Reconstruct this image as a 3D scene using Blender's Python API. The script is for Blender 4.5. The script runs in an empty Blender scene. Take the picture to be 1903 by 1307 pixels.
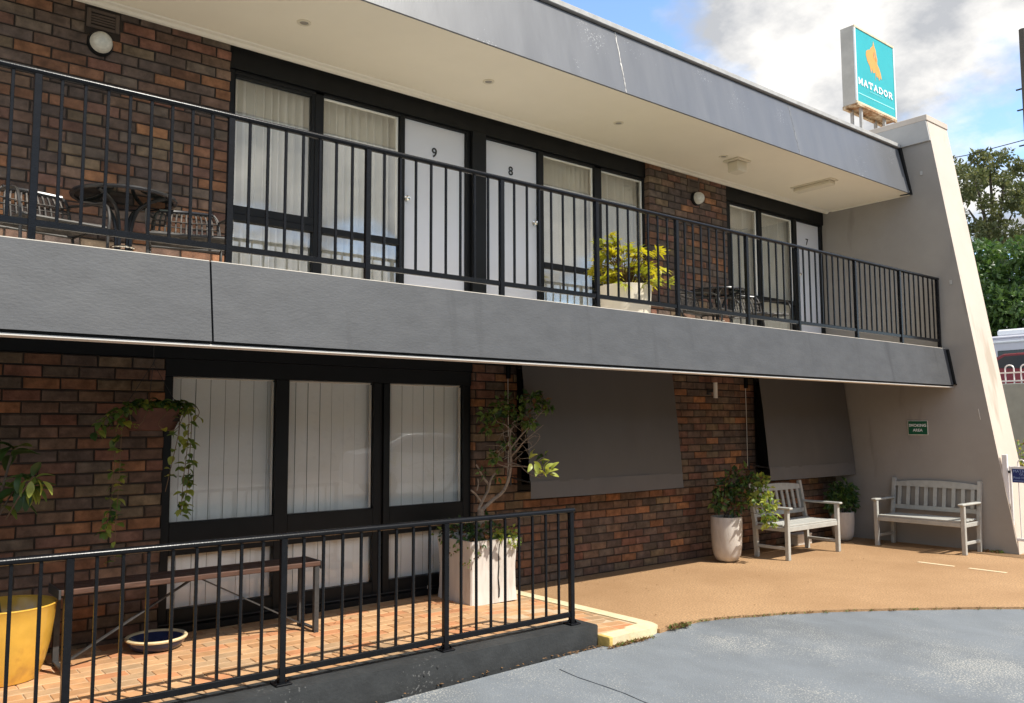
import bpy, math, random
from mathutils import Vector, Matrix, Quaternion
R = math.radians
rnd = random.Random(11)
scene = bpy.context.scene
col = scene.collection
V = Vector

# ------------------------------------------------------------------ camera
CAM = V((0.0, -6.7028, 1.63))
YAW, PITCH, ROLL, FPX = R(39.0374), R(4.9957), R(-0.2285), 1561.1
fw = V((math.sin(YAW)*math.cos(PITCH), math.cos(YAW)*math.cos(PITCH), math.sin(PITCH)))
r0 = V((math.cos(YAW), -math.sin(YAW), 0)); u0 = r0.cross(fw)
r1 = r0*math.cos(ROLL) + u0*math.sin(ROLL); u1 = u0*math.cos(ROLL) - r0*math.sin(ROLL)
cd = bpy.data.cameras.new('camera'); cam = bpy.data.objects.new('camera', cd); col.objects.link(cam)
cd.sensor_width = 36.0; cd.lens = FPX/1903*36; cd.clip_start = 0.05; cd.clip_end = 4000
cam.matrix_world = Matrix(((r1.x, u1.x, -fw.x, CAM.x), (r1.y, u1.y, -fw.y, CAM.y), (r1.z, u1.z, -fw.z, CAM.z), (0, 0, 0, 1)))
scene.camera = cam
def ray(u, v): return fw + r1*((u-951.5)/FPX) - u1*((v-653.5)/FPX)
def at(u, v, y):                       # photo pixel -> point on the plane Y = y
    d = ray(u, v); return CAM + d*((y-CAM.y)/d.y)
def atx(u, v, x):
    d = ray(u, v); return CAM + d*((x-CAM.x)/d.x)

# ------------------------------------------------------------------ sky, sun, exposure
SUN = V((0.237, -0.570, 0.787)).normalized()
EL = math.asin(SUN.z); AZ = math.atan2(SUN.x, SUN.y)
w = bpy.data.worlds.new('World'); scene.world = w; w.use_nodes = True
nt = w.node_tree; nt.nodes.clear()
def wn(t, **k):
    n = nt.nodes.new(t)
    for a, b in k.items(): setattr(n, a, b)
    return n
out = wn('ShaderNodeOutputWorld'); bg = wn('ShaderNodeBackground')
sky = wn('ShaderNodeTexSky', sky_type='NISHITA', sun_disc=False, sun_elevation=EL, sun_rotation=AZ, air_density=1.0, dust_density=0.15, ozone_density=3.5)
tc = wn('ShaderNodeTexCoord'); sep = wn('ShaderNodeSeparateXYZ'); nt.links.new(tc.outputs['Generated'], sep.inputs[0])
zz = wn('ShaderNodeMath', operation='ADD'); nt.links.new(sep.outputs[2], zz.inputs[0]); zz.inputs[1].default_value = 0.35
mx = wn('ShaderNodeMath', operation='MAXIMUM'); nt.links.new(zz.outputs[0], mx.inputs[0]); mx.inputs[1].default_value = 0.2
dv = wn('ShaderNodeVectorMath', operation='DIVIDE'); cb = wn('ShaderNodeCombineXYZ')
nt.links.new(tc.outputs['Generated'], dv.inputs[0])
for i in range(3): nt.links.new(mx.outputs[0], cb.inputs[i])
nt.links.new(cb.outputs[0], dv.inputs[1])
mp = wn('ShaderNodeMapping'); nt.links.new(dv.outputs[0], mp.inputs[0]); mp.inputs['Location'].default_value = (-1.5903, -1.2403, -1.7966)
n1 = wn('ShaderNodeTexNoise'); n1.inputs['Scale'].default_value = 1.75; n1.inputs['Detail'].default_value = 9; n1.inputs['Roughness'].default_value = 0.55
nt.links.new(mp.outputs[0], n1.inputs['Vector'])
cr = wn('ShaderNodeValToRGB'); cr.color_ramp.elements[0].position = 0.40; cr.color_ramp.elements[1].position = 0.495
nt.links.new(n1.outputs['Fac'], cr.inputs[0])
n2 = wn('ShaderNodeTexNoise'); n2.inputs['Scale'].default_value = 4.6; n2.inputs['Detail'].default_value = 8; n2.inputs['Roughness'].default_value = 0.58
nt.links.new(mp.outputs[0], n2.inputs['Vector'])
c2 = wn('ShaderNodeValToRGB'); c2.color_ramp.elements[0].position = 0.40; c2.color_ramp.elements[0].color = (1.85, 1.9, 2.0, 1)
c2.color_ramp.elements[1].position = 0.66; c2.color_ramp.elements[1].color = (4.2, 4.05, 3.8, 1)
nt.links.new(n2.outputs['Fac'], c2.inputs[0])
mixc = wn('ShaderNodeMix', data_type='RGBA'); nt.links.new(cr.outputs['Color'], mixc.inputs[0])
nt.links.new(sky.outputs[0], mixc.inputs[6]); nt.links.new(c2.outputs[0], mixc.inputs[7])
nt.links.new(mixc.outputs[2], bg.inputs['Color']); bg.inputs['Strength'].default_value = 0.15
nt.links.new(bg.outputs[0], out.inputs['Surface'])
ld = bpy.data.lights.new('sun', 'SUN'); ld.energy = 2.85; ld.angle = R(0.53); ld.color = (1.0, 0.95, 0.86)
sun = bpy.data.objects.new('sun', ld); col.objects.link(sun); sun.rotation_euler = SUN.to_track_quat('Z', 'Y').to_euler(); sun.location = SUN*60
vs = scene.view_settings; vs.view_transform = 'Standard'; vs.look = 'None'; vs.gamma = 1; vs.exposure = 1.1
scene.render.engine = 'CYCLES'
cy = scene.cycles; cy.max_bounces = 8; cy.diffuse_bounces = 4; cy.glossy_bounces = 4; cy.transparent_max_bounces = 16; cy.caustics_reflective = False; cy.caustics_refractive = False

# ------------------------------------------------------------------ materials
def lin(c): return tuple(((x/255)/12.92 if x/255 <= .04045 else ((x/255+.055)/1.055)**2.4) for x in c)
M = {}
def mat(name, c, rough=.6, var=.12, scale=6, bump=0, bscale=60, spec=.5, metal=0, c2=None, c2pos=(.45, .65), orand=0, stretch=(1, 1, 1), detail=6, rvar=0, c2scale=None, bdist=.01):
    m = bpy.data.materials.new(name); m.use_nodes = True; t = m.node_tree; b = t.nodes['Principled BSDF']
    tc = t.nodes.new('ShaderNodeTexCoord'); mpn = t.nodes.new('ShaderNodeMapping'); t.links.new(tc.outputs['Object'], mpn.inputs[0]); mpn.inputs['Scale'].default_value = stretch
    vec = mpn.outputs[0]
    oi = None
    if orand:
        oi = t.nodes.new('ShaderNodeObjectInfo'); ad = t.nodes.new('ShaderNodeVectorMath'); ad.operation = 'ADD'
        sc_ = t.nodes.new('ShaderNodeMath'); sc_.operation = 'MULTIPLY'; sc_.inputs[1].default_value = 37.0; t.links.new(oi.outputs['Random'], sc_.inputs[0])
        t.links.new(vec, ad.inputs[0]); t.links.new(sc_.outputs[0], ad.inputs[1]); vec = ad.outputs[0]
    n = t.nodes.new('ShaderNodeTexNoise'); n.inputs['Scale'].default_value = scale; n.inputs['Detail'].default_value = detail; n.inputs['Roughness'].default_value = .6; t.links.new(vec, n.inputs['Vector'])
    ramp = t.nodes.new('ShaderNodeValToRGB'); e = ramp.color_ramp.elements
    e[0].position = .3; e[1].position = .7
    e[0].color = (*[max(0, x*(1-var)) for x in c], 1); e[1].color = (*[min(1, x*(1+var)) for x in c], 1)
    t.links.new(n.outputs['Fac'], ramp.inputs[0]); colr = ramp.outputs[0]
    if c2 is not None:
        n3 = t.nodes.new('ShaderNodeTexNoise'); n3.inputs['Scale'].default_value = c2scale or scale*.45; n3.inputs['Detail'].default_value = 10; n3.inputs['Roughness'].default_value = .7; t.links.new(vec, n3.inputs['Vector'])
        r3 = t.nodes.new('ShaderNodeValToRGB'); r3.color_ramp.elements[0].position, r3.color_ramp.elements[1].position = c2pos; t.links.new(n3.outputs['Fac'], r3.inputs[0])
        mi = t.nodes.new('ShaderNodeMix'); mi.data_type = 'RGBA'; t.links.new(r3.outputs[0], mi.inputs[0]); t.links.new(colr, mi.inputs[6]); mi.inputs[7].default_value = (*c2, 1); colr = mi.outputs[2]
    if orand:
        hs = t.nodes.new('ShaderNodeHueSaturation'); mr = t.nodes.new('ShaderNodeMapRange'); mr.inputs['To Min'].default_value = 1-orand; mr.inputs['To Max'].default_value = 1+orand
        t.links.new(oi.outputs['Random'], mr.inputs['Value']); t.links.new(mr.outputs[0], hs.inputs['Value']); t.links.new(colr, hs.inputs['Color']); colr = hs.outputs[0]
    t.links.new(colr, b.inputs['Base Color'])
    b.inputs['Roughness'].default_value = rough; b.inputs['Metallic'].default_value = metal; b.inputs['Specular IOR Level'].default_value = spec
    if rvar:
        mr2 = t.nodes.new('ShaderNodeMapRange'); mr2.inputs['To Min'].default_value = max(.02, rough-rvar); mr2.inputs['To Max'].default_value = rough+rvar; t.links.new(n.outputs['Fac'], mr2.inputs['Value']); t.links.new(mr2.outputs[0], b.inputs['Roughness'])
    if bump:
        n4 = t.nodes.new('ShaderNodeTexNoise'); n4.inputs['Scale'].default_value = bscale; n4.inputs['Detail'].default_value = 5; t.links.new(vec, n4.inputs['Vector'])
        bp = t.nodes.new('ShaderNodeBump'); bp.inputs['Strength'].default_value = bump; bp.inputs['Distance'].default_value = bdist; t.links.new(n4.outputs['Fac'], bp.inputs['Height']); t.links.new(bp.outputs[0], b.inputs['Normal'])
    M[name] = m; return m
def leafmat(name, c, c2, trans=.35, rough=.4):
    m = mat(name, c, rough=rough, var=.35, scale=9, spec=.5); t = m.node_tree; b = t.nodes['Principled BSDF']; o = t.nodes['Material Output']
    tr = t.nodes.new('ShaderNodeBsdfTranslucent'); tr.inputs[0].default_value = (*c2, 1); mi = t.nodes.new('ShaderNodeMixShader'); mi.inputs[0].default_value = trans
    t.links.new(b.outputs[0], mi.inputs[1]); t.links.new(tr.outputs[0], mi.inputs[2]); t.links.new(mi.outputs[0], o.inputs['Surface']); return m
def glassmat(name, tint=(.93, .96, .95), ior=1.55):
    m = bpy.data.materials.new(name); m.use_nodes = True; t = m.node_tree; t.nodes.clear()
    o = t.nodes.new('ShaderNodeOutputMaterial'); f = t.nodes.new('ShaderNodeFresnel'); f.inputs[0].default_value = ior
    tr = t.nodes.new('ShaderNodeBsdfTransparent'); tr.inputs[0].default_value = (*tint, 1); g = t.nodes.new('ShaderNodeBsdfGlossy'); g.inputs['Roughness'].default_value = .004
    ge = t.nodes.new('ShaderNodeNewGeometry'); iv = t.nodes.new('ShaderNodeMath'); iv.operation = 'SUBTRACT'; iv.inputs[0].default_value = 1; t.links.new(ge.outputs['Backfacing'], iv.inputs[1]); ml = t.nodes.new('ShaderNodeMath'); ml.operation = 'MULTIPLY'; t.links.new(f.outputs[0], ml.inputs[0]); t.links.new(iv.outputs[0], ml.inputs[1])
    mi = t.nodes.new('ShaderNodeMixShader'); t.links.new(ml.outputs[0], mi.inputs[0]); t.links.new(tr.outputs[0], mi.inputs[1]); t.links.new(g.outputs[0], mi.inputs[2]); t.links.new(mi.outputs[0], o.inputs['Surface']); M[name] = m; return m

BR = [(0.162, 0.097, 0.068), (0.127, 0.088, 0.068), (0.211, 0.103, 0.058), (0.287, 0.133, 0.065), (0.187, 0.117, 0.078), (0.184, 0.131, 0.083), (0.144, 0.107, 0.08), (0.211, 0.098, 0.065), (0.182, 0.096, 0.068), (0.23, 0.159, 0.093), (0.112, 0.081, 0.066), (0.348, 0.165, 0.077)]
BW = [15, 16, 11, 7, 14, 9, 15, 6, 9, 5, 12, 3]
for i, c in enumerate(BR): mat('brick%d' % i, c, rough=.75, var=.42, scale=11, bump=.6, bscale=60, c2=tuple(x*.5 for x in c), c2pos=(.46, .72), orand=.16, spec=.3, bdist=.006)
mat('mortar', (.036, .027, .021), rough=.95, bump=.6, bscale=120)
mat('slabpaint', (.063, .065, .069), rough=.62, var=.14, scale=5, bump=.13, bscale=34, c2=(.082, .083, .085), c2pos=(.5, .8), stretch=(1, 1, 2.2), bdist=.012)
mat('fasciapaint', (.128, .131, .139), rough=.40, var=.10, scale=2.5, bump=.06, bscale=40, c2=(.165, .167, .172), c2pos=(.55, .85), stretch=(2.5, 1, .35), rvar=.08)
mat('capping', (.42, .41, .39), rough=.5, var=.15, scale=9, metal=.0)
mat('soffit', (.88, .80, .64), rough=.75, var=.03, scale=1.2)
mat('cornice', (.86, .80, .67), rough=.6, var=.03)
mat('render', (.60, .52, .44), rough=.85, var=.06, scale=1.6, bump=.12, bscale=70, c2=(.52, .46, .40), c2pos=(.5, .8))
mat('balconyfloor', (.70, .64, .55), rough=.8, var=.1)
mat('copinggrey', (.44, .43, .41), rough=.8, var=.06)
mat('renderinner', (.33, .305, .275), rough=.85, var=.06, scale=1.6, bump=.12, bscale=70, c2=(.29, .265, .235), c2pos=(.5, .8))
mat('blackpaint', (.007, .0075, .008), rough=.5, spec=.25, var=.2, scale=6, bump=.05, bscale=50)
mat('railpaint', (.006, .0065, .008), rough=.24, spec=.25, var=.25, scale=20, bump=.05, bscale=90, c2=(.03, .03, .03), c2pos=(.70, .82))
mat('kerbpaint', (.035, .037, .038), rough=.55, var=.25, scale=7, bump=.3, bscale=40, c2=(.10, .10, .095), c2pos=(.62, .8))
mat('whitestrip', (.72, .68, .62), rough=.6, var=.1)
mat('doorpaint', (.72, .73, .77), rough=.42, var=.02, scale=1.5)
mat('curtain', (.90, .88, .80), rough=.9, var=.04)
mat('blind', (.86, .89, .90), rough=.7, var=.03, scale=3)
mat('dark', (.02, .02, .02), rough=.9)
mat('interior', (.20, .19, .17), rough=.9)
mat('chrome', (.75, .72, .66), rough=.15, metal=1)
mat('numblack', (.01, .01, .01), rough=.4)
mat('canvas', (.105, .098, .092), rough=.8, var=.06, scale=2.5, bump=.15, bscale=300, stretch=(1, 1, .3))
mat('canvashem', (.125, .118, .114), rough=.8, var=.06, scale=3, bump=.15, bscale=300)
mat('tile_a', (.50, .27, .125), rough=.62, var=.18, scale=8, bump=.2, bscale=60, orand=.10, c2=(.40, .25, .14), c2pos=(.5, .75))
mat('tile_b', (.56, .33, .165), rough=.62, var=.15, scale=8, bump=.2, bscale=60, orand=.10, c2=(.44, .29, .17), c2pos=(.5, .75))
mat('tile_c', (.45, .29, .16), rough=.62, var=.18, scale=8, bump=.2, bscale=60, orand=.10)
mat('tile_d', (.53, .24, .11), rough=.62, var=.18, scale=8, bump=.2, bscale=60, orand=.10)
mat('grout', (.55, .42, .27), rough=.9, bump=.2)
mat('brownpave', (.44, .268, .135), rough=.85, var=.5, scale=60, bump=.8, bscale=120, c2=(.32, .18, .080), c2pos=(.38, .74), c2scale=.55, detail=5)
mat('drive', (.176, .195, .214), rough=.8, var=.10, scale=3.5, bump=.5, bscale=120, c2=(.128, .140, .150), c2pos=(.50, .72), c2scale=.45, stretch=(1, .55, 1))
mat('creamkerb', (.70, .60, .38), rough=.75, var=.12, scale=12, bump=.3, bscale=50, c2=(.60, .42, .12), c2pos=(.55, .8))
mat('yellowkerb', (.60, .42, .12), rough=.75, var=.3, scale=14, c2=(.16, .11, .06), c2pos=(.5, .62), bump=.4, bscale=40)
mat('linepaint', (.72, .56, .36), rough=.8, var=.15, scale=30)
mat('joint', (.24, .24, .24), rough=.6)
mat('seam', (.125, .138, .152), rough=.9)
mat('ground', (.16, .15, .10), rough=.95, var=.3, scale=.6, bump=.3)
mat('terrace', (.16, .16, .15), rough=.9, var=.2)
mat('whitemetal', (.78, .77, .78), rough=.35, var=.04)
mat('benchpaint', (.43, .425, .39), rough=.6, var=.10, scale=12, bump=.15, bscale=80, c2=(.34, .32, .28), c2pos=(.55, .8))
mat('timber', (.085, .040, .024), rough=.65, var=.4, scale=7, stretch=(1, 14, 14), bump=.3, bscale=50)
mat('galv', (.055, .055, .054), rough=.5, metal=.2, var=.3, scale=20)
mat('yellowglaze', (.62, .36, .055), rough=.16, var=.14, scale=5, spec=.6, c2=(.58, .30, .04), c2pos=(.55, .8))
mat('blueglaze', (.022, .032, .085), rough=.18, var=.3, scale=12)
mat('creamglaze', (.72, .58, .34), rough=.25, var=.15, scale=20)
mat('soil', (.025, .018, .012), rough=1, bump=.8, bscale=40)
mat('terracotta', (.10, .036, .02), rough=.75, var=.3, scale=14, bump=.2)
mat('terracotta2', (.20, .075, .04), rough=.75, var=.25, scale=14, bump=.2)
mat('whitepot', (.58, .54, .49), rough=.5, var=.10, scale=8, c2=(.36, .31, .25), c2pos=(.52, .80), stretch=(2.5, 2.5, .7), bump=.12, bscale=40)
mat('whitebox', (.62, .58, .53), rough=.6, var=.08, scale=5, c2=(.34, .29, .24), c2pos=(.50, .76), stretch=(3, 3, .5), bump=.15, bscale=40)
mat('creampot', (.80, .72, .58), rough=.5, var=.05)
mat('bark', (.30, .235, .18), rough=.9, var=.3, scale=25, bump=.5, bscale=60)
mat('darkbark', (.10, .08, .06), rough=.9, var=.3, scale=15, bump=.5)
mat('vine', (.17, .10, .05), rough=.7)
mat('wicker', (.030, .025, .021), rough=.65, var=.5, scale=30, c2=(.11, .09, .072), c2pos=(.5, .6))
mat('tubemetal', (.05, .047, .043), rough=.45, metal=.3, var=.2)
mat('tabletube', (.02, .02, .022), rough=.25)
mat('lampglass', (.62, .60, .52), rough=.25, var=.15, scale=30)
mat('vent', (.105, .075, .058), rough=.8)
mat('lenspale', (.30, .27, .22), rough=.4)
mat('fixture', (.74, .66, .50), rough=.5, var=.03)
mat('whiteplastic', (.75, .72, .66), rough=.4, var=.03)
mat('signside', (.46, .44, .40), rough=.55, var=.12, scale=4, c2=(.34, .31, .26), c2pos=(.6, .8))
mat('signteal', (.02, .42, .45), rough=.3, var=.06, scale=2)
mat('signwhite', (.86, .9, .9), rough=.4, var=.02)
mat('signline', (.35, .80, .80), rough=.4)
mat('signorange', (.85, .36, .07), rough=.4, var=.05)
mat('signtext2', (.16, .58, .60), rough=.4)
mat('rust', (.30, .15, .06), rough=.8, var=.4, scale=18, c2=(.62, .52, .36), c2pos=(.45, .6))
mat('signtrim', (.74, .62, .42), rough=.5, var=.15, scale=12)
mat('green', (.008, .10, .048), rough=.4, var=.05)
mat('navy', (.012, .028, .16), rough=.35, var=.1)
mat('navytext', (.30, .42, .70), rough=.4)
mat('retwall', (.26, .29, .28), rough=.85, var=.08)
mat('redcar', (.22, .012, .022), rough=.18, var=.02)
mat('whitecar', (.78, .80, .82), rough=.2, var=.02)
mat('rvpaint', (.62, .62, .68), rough=.3, var=.03)
mat('carglass', (.015, .018, .022), rough=.05)
mat('tyre', (.02, .02, .02), rough=.85)
mat('lamp', (.8, .8, .8), rough=.1)
mat('wire', (.02, .02, .02), rough=.6)
mat('polewood', (.10, .085, .07), rough=.9)
leafmat('leafdark', (.042, .095, .028), (.09, .19, .035))
leafmat('leafmid', (.14, .22, .05), (.24, .36, .05))
leafmat('leafyellow', (.36, .40, .08), (.50, .55, .06))
leafmat('leafphilo', (.50, .45, .03), (.70, .60, .02), trans=.4)
leafmat('leafphilo2', (.26, .29, .025), (.48, .50, .03), trans=.4)
leafmat('leaftree2', (.20, .20, .075), (.26, .27, .08), trans=.25, rough=.5)
leafmat('leaftree', (.11, .13, .05), (.16, .19, .05), trans=.25, rough=.5)
leafmat('leafbush', (.085, .15, .035), (.14, .24, .04), trans=.25)
leafmat('leafdry', (.22, .12, .05), (.25, .14, .05), trans=.2, rough=.7)
leafmat('leafrust', (.14, .07, .03), (.22, .11, .04), trans=.3)
glassmat('glass', (.98, .98, .97), 1.7); glassmat('glassup', (.97, .97, .96), 3.1); glassmat('tableglass', (.28, .31, .30), 1.5)
# painted driveway: pale worn speckle where the coat has rubbed through
def drive_wear():
    t = M['drive'].node_tree; b = t.nodes['Principled BSDF']; src = b.inputs['Base Color'].links[0].from_socket
    tc = t.nodes.new('ShaderNodeTexCoord')
    a = t.nodes.new('ShaderNodeTexNoise'); a.inputs['Scale'].default_value = .9; a.inputs['Detail'].default_value = 5; a.inputs['Roughness'].default_value = .6
    k = t.nodes.new('ShaderNodeTexNoise'); k.inputs['Scale'].default_value = 95; k.inputs['Detail'].default_value = 3
    for n in (a, k): t.links.new(tc.outputs['Object'], n.inputs['Vector'])
    ra = t.nodes.new('ShaderNodeMapRange'); ra.inputs['From Min'].default_value = .44; ra.inputs['From Max'].default_value = .66; ra.inputs['To Min'].default_value = 0; ra.inputs['To Max'].default_value = .16; t.links.new(a.outputs['Fac'], ra.inputs['Value'])
    s = t.nodes.new('ShaderNodeMath'); s.operation = 'ADD'; t.links.new(ra.outputs[0], s.inputs[0]); t.links.new(k.outputs['Fac'], s.inputs[1])
    rk = t.nodes.new('ShaderNodeMapRange'); rk.inputs['From Min'].default_value = .64; rk.inputs['From Max'].default_value = .76; t.links.new(s.outputs[0], rk.inputs['Value'])
    mi = t.nodes.new('ShaderNodeMix'); mi.data_type = 'RGBA'; t.links.new(rk.outputs[0], mi.inputs[0]); t.links.new(src, mi.inputs[6]); mi.inputs[7].default_value = (.42, .41, .37, 1); t.links.new(mi.outputs[2], b.inputs['Base Color'])
drive_wear()
# flaked paint: small pale chips gathered in patches
def chips(name, colr, big, small, lo, hi, stretch=(1, 1, 1)):
    t = M[name].node_tree; b = t.nodes['Principled BSDF']; src = b.inputs['Base Color'].links[0].from_socket
    tc = t.nodes.new('ShaderNodeTexCoord'); mp_ = t.nodes.new('ShaderNodeMapping'); mp_.inputs['Scale'].default_value = stretch; t.links.new(tc.outputs['Object'], mp_.inputs[0])
    a = t.nodes.new('ShaderNodeTexNoise'); a.inputs['Scale'].default_value = big; a.inputs['Detail'].default_value = 3
    k = t.nodes.new('ShaderNodeTexNoise'); k.inputs['Scale'].default_value = small; k.inputs['Detail'].default_value = 4
    for n in (a, k): t.links.new(mp_.outputs[0], n.inputs['Vector'])
    m_ = t.nodes.new('ShaderNodeMath'); m_.operation = 'MULTIPLY'; t.links.new(a.outputs['Fac'], m_.inputs[0]); t.links.new(k.outputs['Fac'], m_.inputs[1])
    r_ = t.nodes.new('ShaderNodeMapRange'); r_.inputs['From Min'].default_value = lo; r_.inputs['From Max'].default_value = hi; t.links.new(m_.outputs[0], r_.inputs['Value'])
    mi = t.nodes.new('ShaderNodeMix'); mi.data_type = 'RGBA'; t.links.new(r_.outputs[0], mi.inputs[0]); t.links.new(src, mi.inputs[6]); mi.inputs[7].default_value = (*colr, 1); t.links.new(mi.outputs[2], b.inputs['Base Color'])
chips('fasciapaint', (.30, .30, .30), 1.6, 60, .40, .44)
chips('slabpaint', (.046, .047, .050), .9, 2.2, .33, .45, (3, 1, .25))
chips('kerbpaint', (.14, .14, .135), 1.8, 50, .395, .43)
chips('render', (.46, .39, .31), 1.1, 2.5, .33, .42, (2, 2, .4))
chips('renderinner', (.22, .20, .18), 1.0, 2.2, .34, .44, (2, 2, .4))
chips('yellowglaze', (.50, .27, .05), 3, 9, .33, .42)

# ------------------------------------------------------------------ mesh helpers
class MB:
    def __init__(s): s.v = []; s.f = []; s.m = []
    def add(s, vs_, fs, m=0):
        o = len(s.v); s.v += [tuple(p) for p in vs_]; s.f += [tuple(i+o for i in f) for f in fs]; s.m += [m]*len(fs); return s
    def box(s, lo, hi, b=0, m=0, mtx=None):
        x0, y0, z0 = lo; x1, y1, z1 = hi
        if b <= 0:
            vv = [(x0, y0, z0), (x1, y0, z0), (x1, y1, z0), (x0, y1, z0), (x0, y0, z1), (x1, y0, z1), (x1, y1, z1), (x0, y1, z1)]
            ff = [(0, 3, 2, 1), (4, 5, 6, 7), (0, 1, 5, 4), (1, 2, 6, 5), (2, 3, 7, 6), (3, 0, 4, 7)]
        else:
            b = min(b, (x1-x0)*.45, (y1-y0)*.45, (z1-z0)*.45); vv = []; idx = {}
            C = (((x0, x1)), (y0, y1), (z0, z1))
            for i in (0, 1):
                for j in (0, 1):
                    for k in (0, 1):
                        for ax in range(3):
                            p = [C[0][i], C[1][j], C[2][k]]
                            for q, sgn in enumerate((i, j, k)):
                                if q != ax: p[q] += b if sgn == 0 else -b
                            idx[(i, j, k, ax)] = len(vv); vv.append(tuple(p))
            ff = []
            for ax in range(3):
                a1, a2 = (ax+1) % 3, (ax+2) % 3
                for sd in (0, 1):
                    q = []
                    for (p1, p2) in ((0, 0), (1, 0), (1, 1), (0, 1)):
                        key = [0, 0, 0]; key[ax] = sd; key[a1] = p1; key[a2] = p2; q.append(idx[(*key, ax)])
                    ff.append(tuple(q) if sd else tuple(reversed(q)))
                for p1 in (0, 1):
                    for p2 in (0, 1):
                        k0 = [0, 0, 0]; k1 = [0, 0, 0]; k0[a1] = k1[a1] = p1; k0[a2] = k1[a2] = p2; k1[ax] = 1
                        q = (idx[(*k0, a1)], idx[(*k1, a1)], idx[(*k1, a2)], idx[(*k0, a2)])
                        ff.append(q if p1 != p2 else tuple(reversed(q)))
            for i in (0, 1):
                for j in (0, 1):
                    for k in (0, 1):
                        q = tuple(idx[(i, j, k, a)] for a in range(3)); ff.append(q if (i+j+k) % 2 else tuple(reversed(q)))
        if mtx is not None: vv = [tuple(mtx @ V(p)) for p in vv]
        return s.add(vv, ff, m)
    def bar(s, a, b, wx, wz, m=0, bev=0, up=V((0, 0, 1))):        # rectangular bar from a to b
        a, b = V(a), V(b); d = (b-a); L = d.length; d.normalize()
        sx = d.cross(up)
        if sx.length < 1e-4: sx = V((1, 0, 0))
        sx.normalize(); uz = sx.cross(d)
        mt = Matrix(((sx.x, d.x, uz.x, a.x), (sx.y, d.y, uz.y, a.y), (sx.z, d.z, uz.z, a.z), (0, 0, 0, 1)))
        return s.box((-wx/2, 0, -wz/2), (wx/2, L, wz/2), bev, m, mt)
    def tube(s, pts, r, n=8, m=0, caps=True):
        pts = [V(p) for p in pts]; k = len(pts); rr = r if isinstance(r, (list, tuple)) else [r]*k
        t0 = (pts[1]-pts[0]).normalized(); ref = V((0, 0, 1)) if abs(t0.z) < .9 else V((1, 0, 0)); a = t0.cross(ref).normalized(); vv = []
        for i, p in enumerate(pts):
            t = (pts[min(i+1, k-1)]-pts[max(i-1, 0)]).normalized(); a = (a-t*a.dot(t)).normalized(); b = t.cross(a)
            for j in range(n):
                th = 2*math.pi*j/n; vv.append(p+(a*math.cos(th)+b*math.sin(th))*rr[i])
        ff = [(i*n+j, i*n+(j+1) % n, (i+1)*n+(j+1) % n, (i+1)*n+j) for i in range(k-1) for j in range(n)]
        if caps: ff += [tuple(reversed(range(n))), tuple((k-1)*n+j for j in range(n))]
        return s.add(vv, ff, m)
    def lathe(s, prof, n=32, c=(0, 0, 0), m=0, cap=(1, 0)):
        vv = []
        for (r, z) in prof:
            for j in range(n):
                th = 2*math.pi*j/n; vv.append((c[0]+r*math.cos(th), c[1]+r*math.sin(th), c[2]+z))
        ff = [(i*n+j, i*n+(j+1) % n, (i+1)*n+(j+1) % n, (i+1)*n+j) for i in range(len(prof)-1) for j in range(n)]
        if cap[0] and prof[0][0] > 1e-4: ff.append(tuple(reversed(range(n))))
        if cap[1] and prof[-1][0] > 1e-4: ff.append(tuple((len(prof)-1)*n+j for j in range(n)))
        return s.add(vv, ff, m)
    def prism(s, poly, axis, a, b, m=0):           # polygon in the two other axes, extruded along axis
        def mk(p, t):
            q = list(p); q.insert(axis, t); return tuple(q)
        n = len(poly); vv = [mk(p, a) for p in poly]+[mk(p, b) for p in poly]
        ff = [tuple(reversed(range(n))), tuple(range(n, 2*n))]+[(i, (i+1) % n, n+(i+1) % n, n+i) for i in range(n)]
        return s.add(vv, ff, m)
    def leaf(s, p, d, up, L, W, m=0, droop=.15):
        p = V(p); d = V(d).normalized(); sd = d.cross(V(up))
        if sd.length < 1e-3: sd = d.cross(V((1, .3, 0)))
        sd.normalize(); nn = sd.cross(d)
        mid = p+d*L*.5; tip = p+d*L-nn*L*droop
        l = p+d*L*.42+sd*W*.5+nn*W*.14; r = p+d*L*.42-sd*W*.5+nn*W*.14
        return s.add([p, l, mid, r, tip], [(0, 2, 1), (0, 3, 2), (1, 2, 4), (2, 3, 4)], m)
    def mesh(s, name, mats, smooth=False):
        me = bpy.data.meshes.new(name); me.from_pydata(s.v, [], s.f)
        for q in mats: me.materials.append(M[q])
        if len(mats) > 1: me.polygons.foreach_set('material_index', s.m)
        if smooth: me.polygons.foreach_set('use_smooth', [True]*len(me.polygons))
        me.validate(); me.update()
        if smooth: me.set_sharp_from_angle(angle=R(40))
        return me
    def build(s, name, mats, parent=None, smooth=False, world=True, **tags):
        if isinstance(mats, str): mats = [mats]
        return link(name, s.mesh(name, mats, smooth), parent, world, **tags)
def link(name, me, parent=None, world=True, **tags):
    o = bpy.data.objects.new(name, me); col.objects.link(o)
    if parent is not None:
        o.parent = parent
        if world and parent.parent is None: o.matrix_parent_inverse = parent.matrix_basis.inverted()
    for k, q in tags.items(): o[k] = q
    return o
def thing(name, label, cat, loc=(0, 0, 0), rz=0, group=None):
    o = bpy.data.objects.new(name, None); col.objects.link(o); o.location = loc; o.rotation_euler = (0, 0, rz); o.empty_display_size = .1
    o.matrix_basis = Matrix.Translation(V(loc)) @ Matrix.Rotation(rz, 4, 'Z')
    o['label'] = label; o['category'] = cat
    if group: o['group'] = group
    return o
def tag(o, label, cat, group=None):
    o['label'] = label; o['category'] = cat
    if group: o['group'] = group
    return o
def struct(o): o['kind'] = 'structure'; return o
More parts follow.
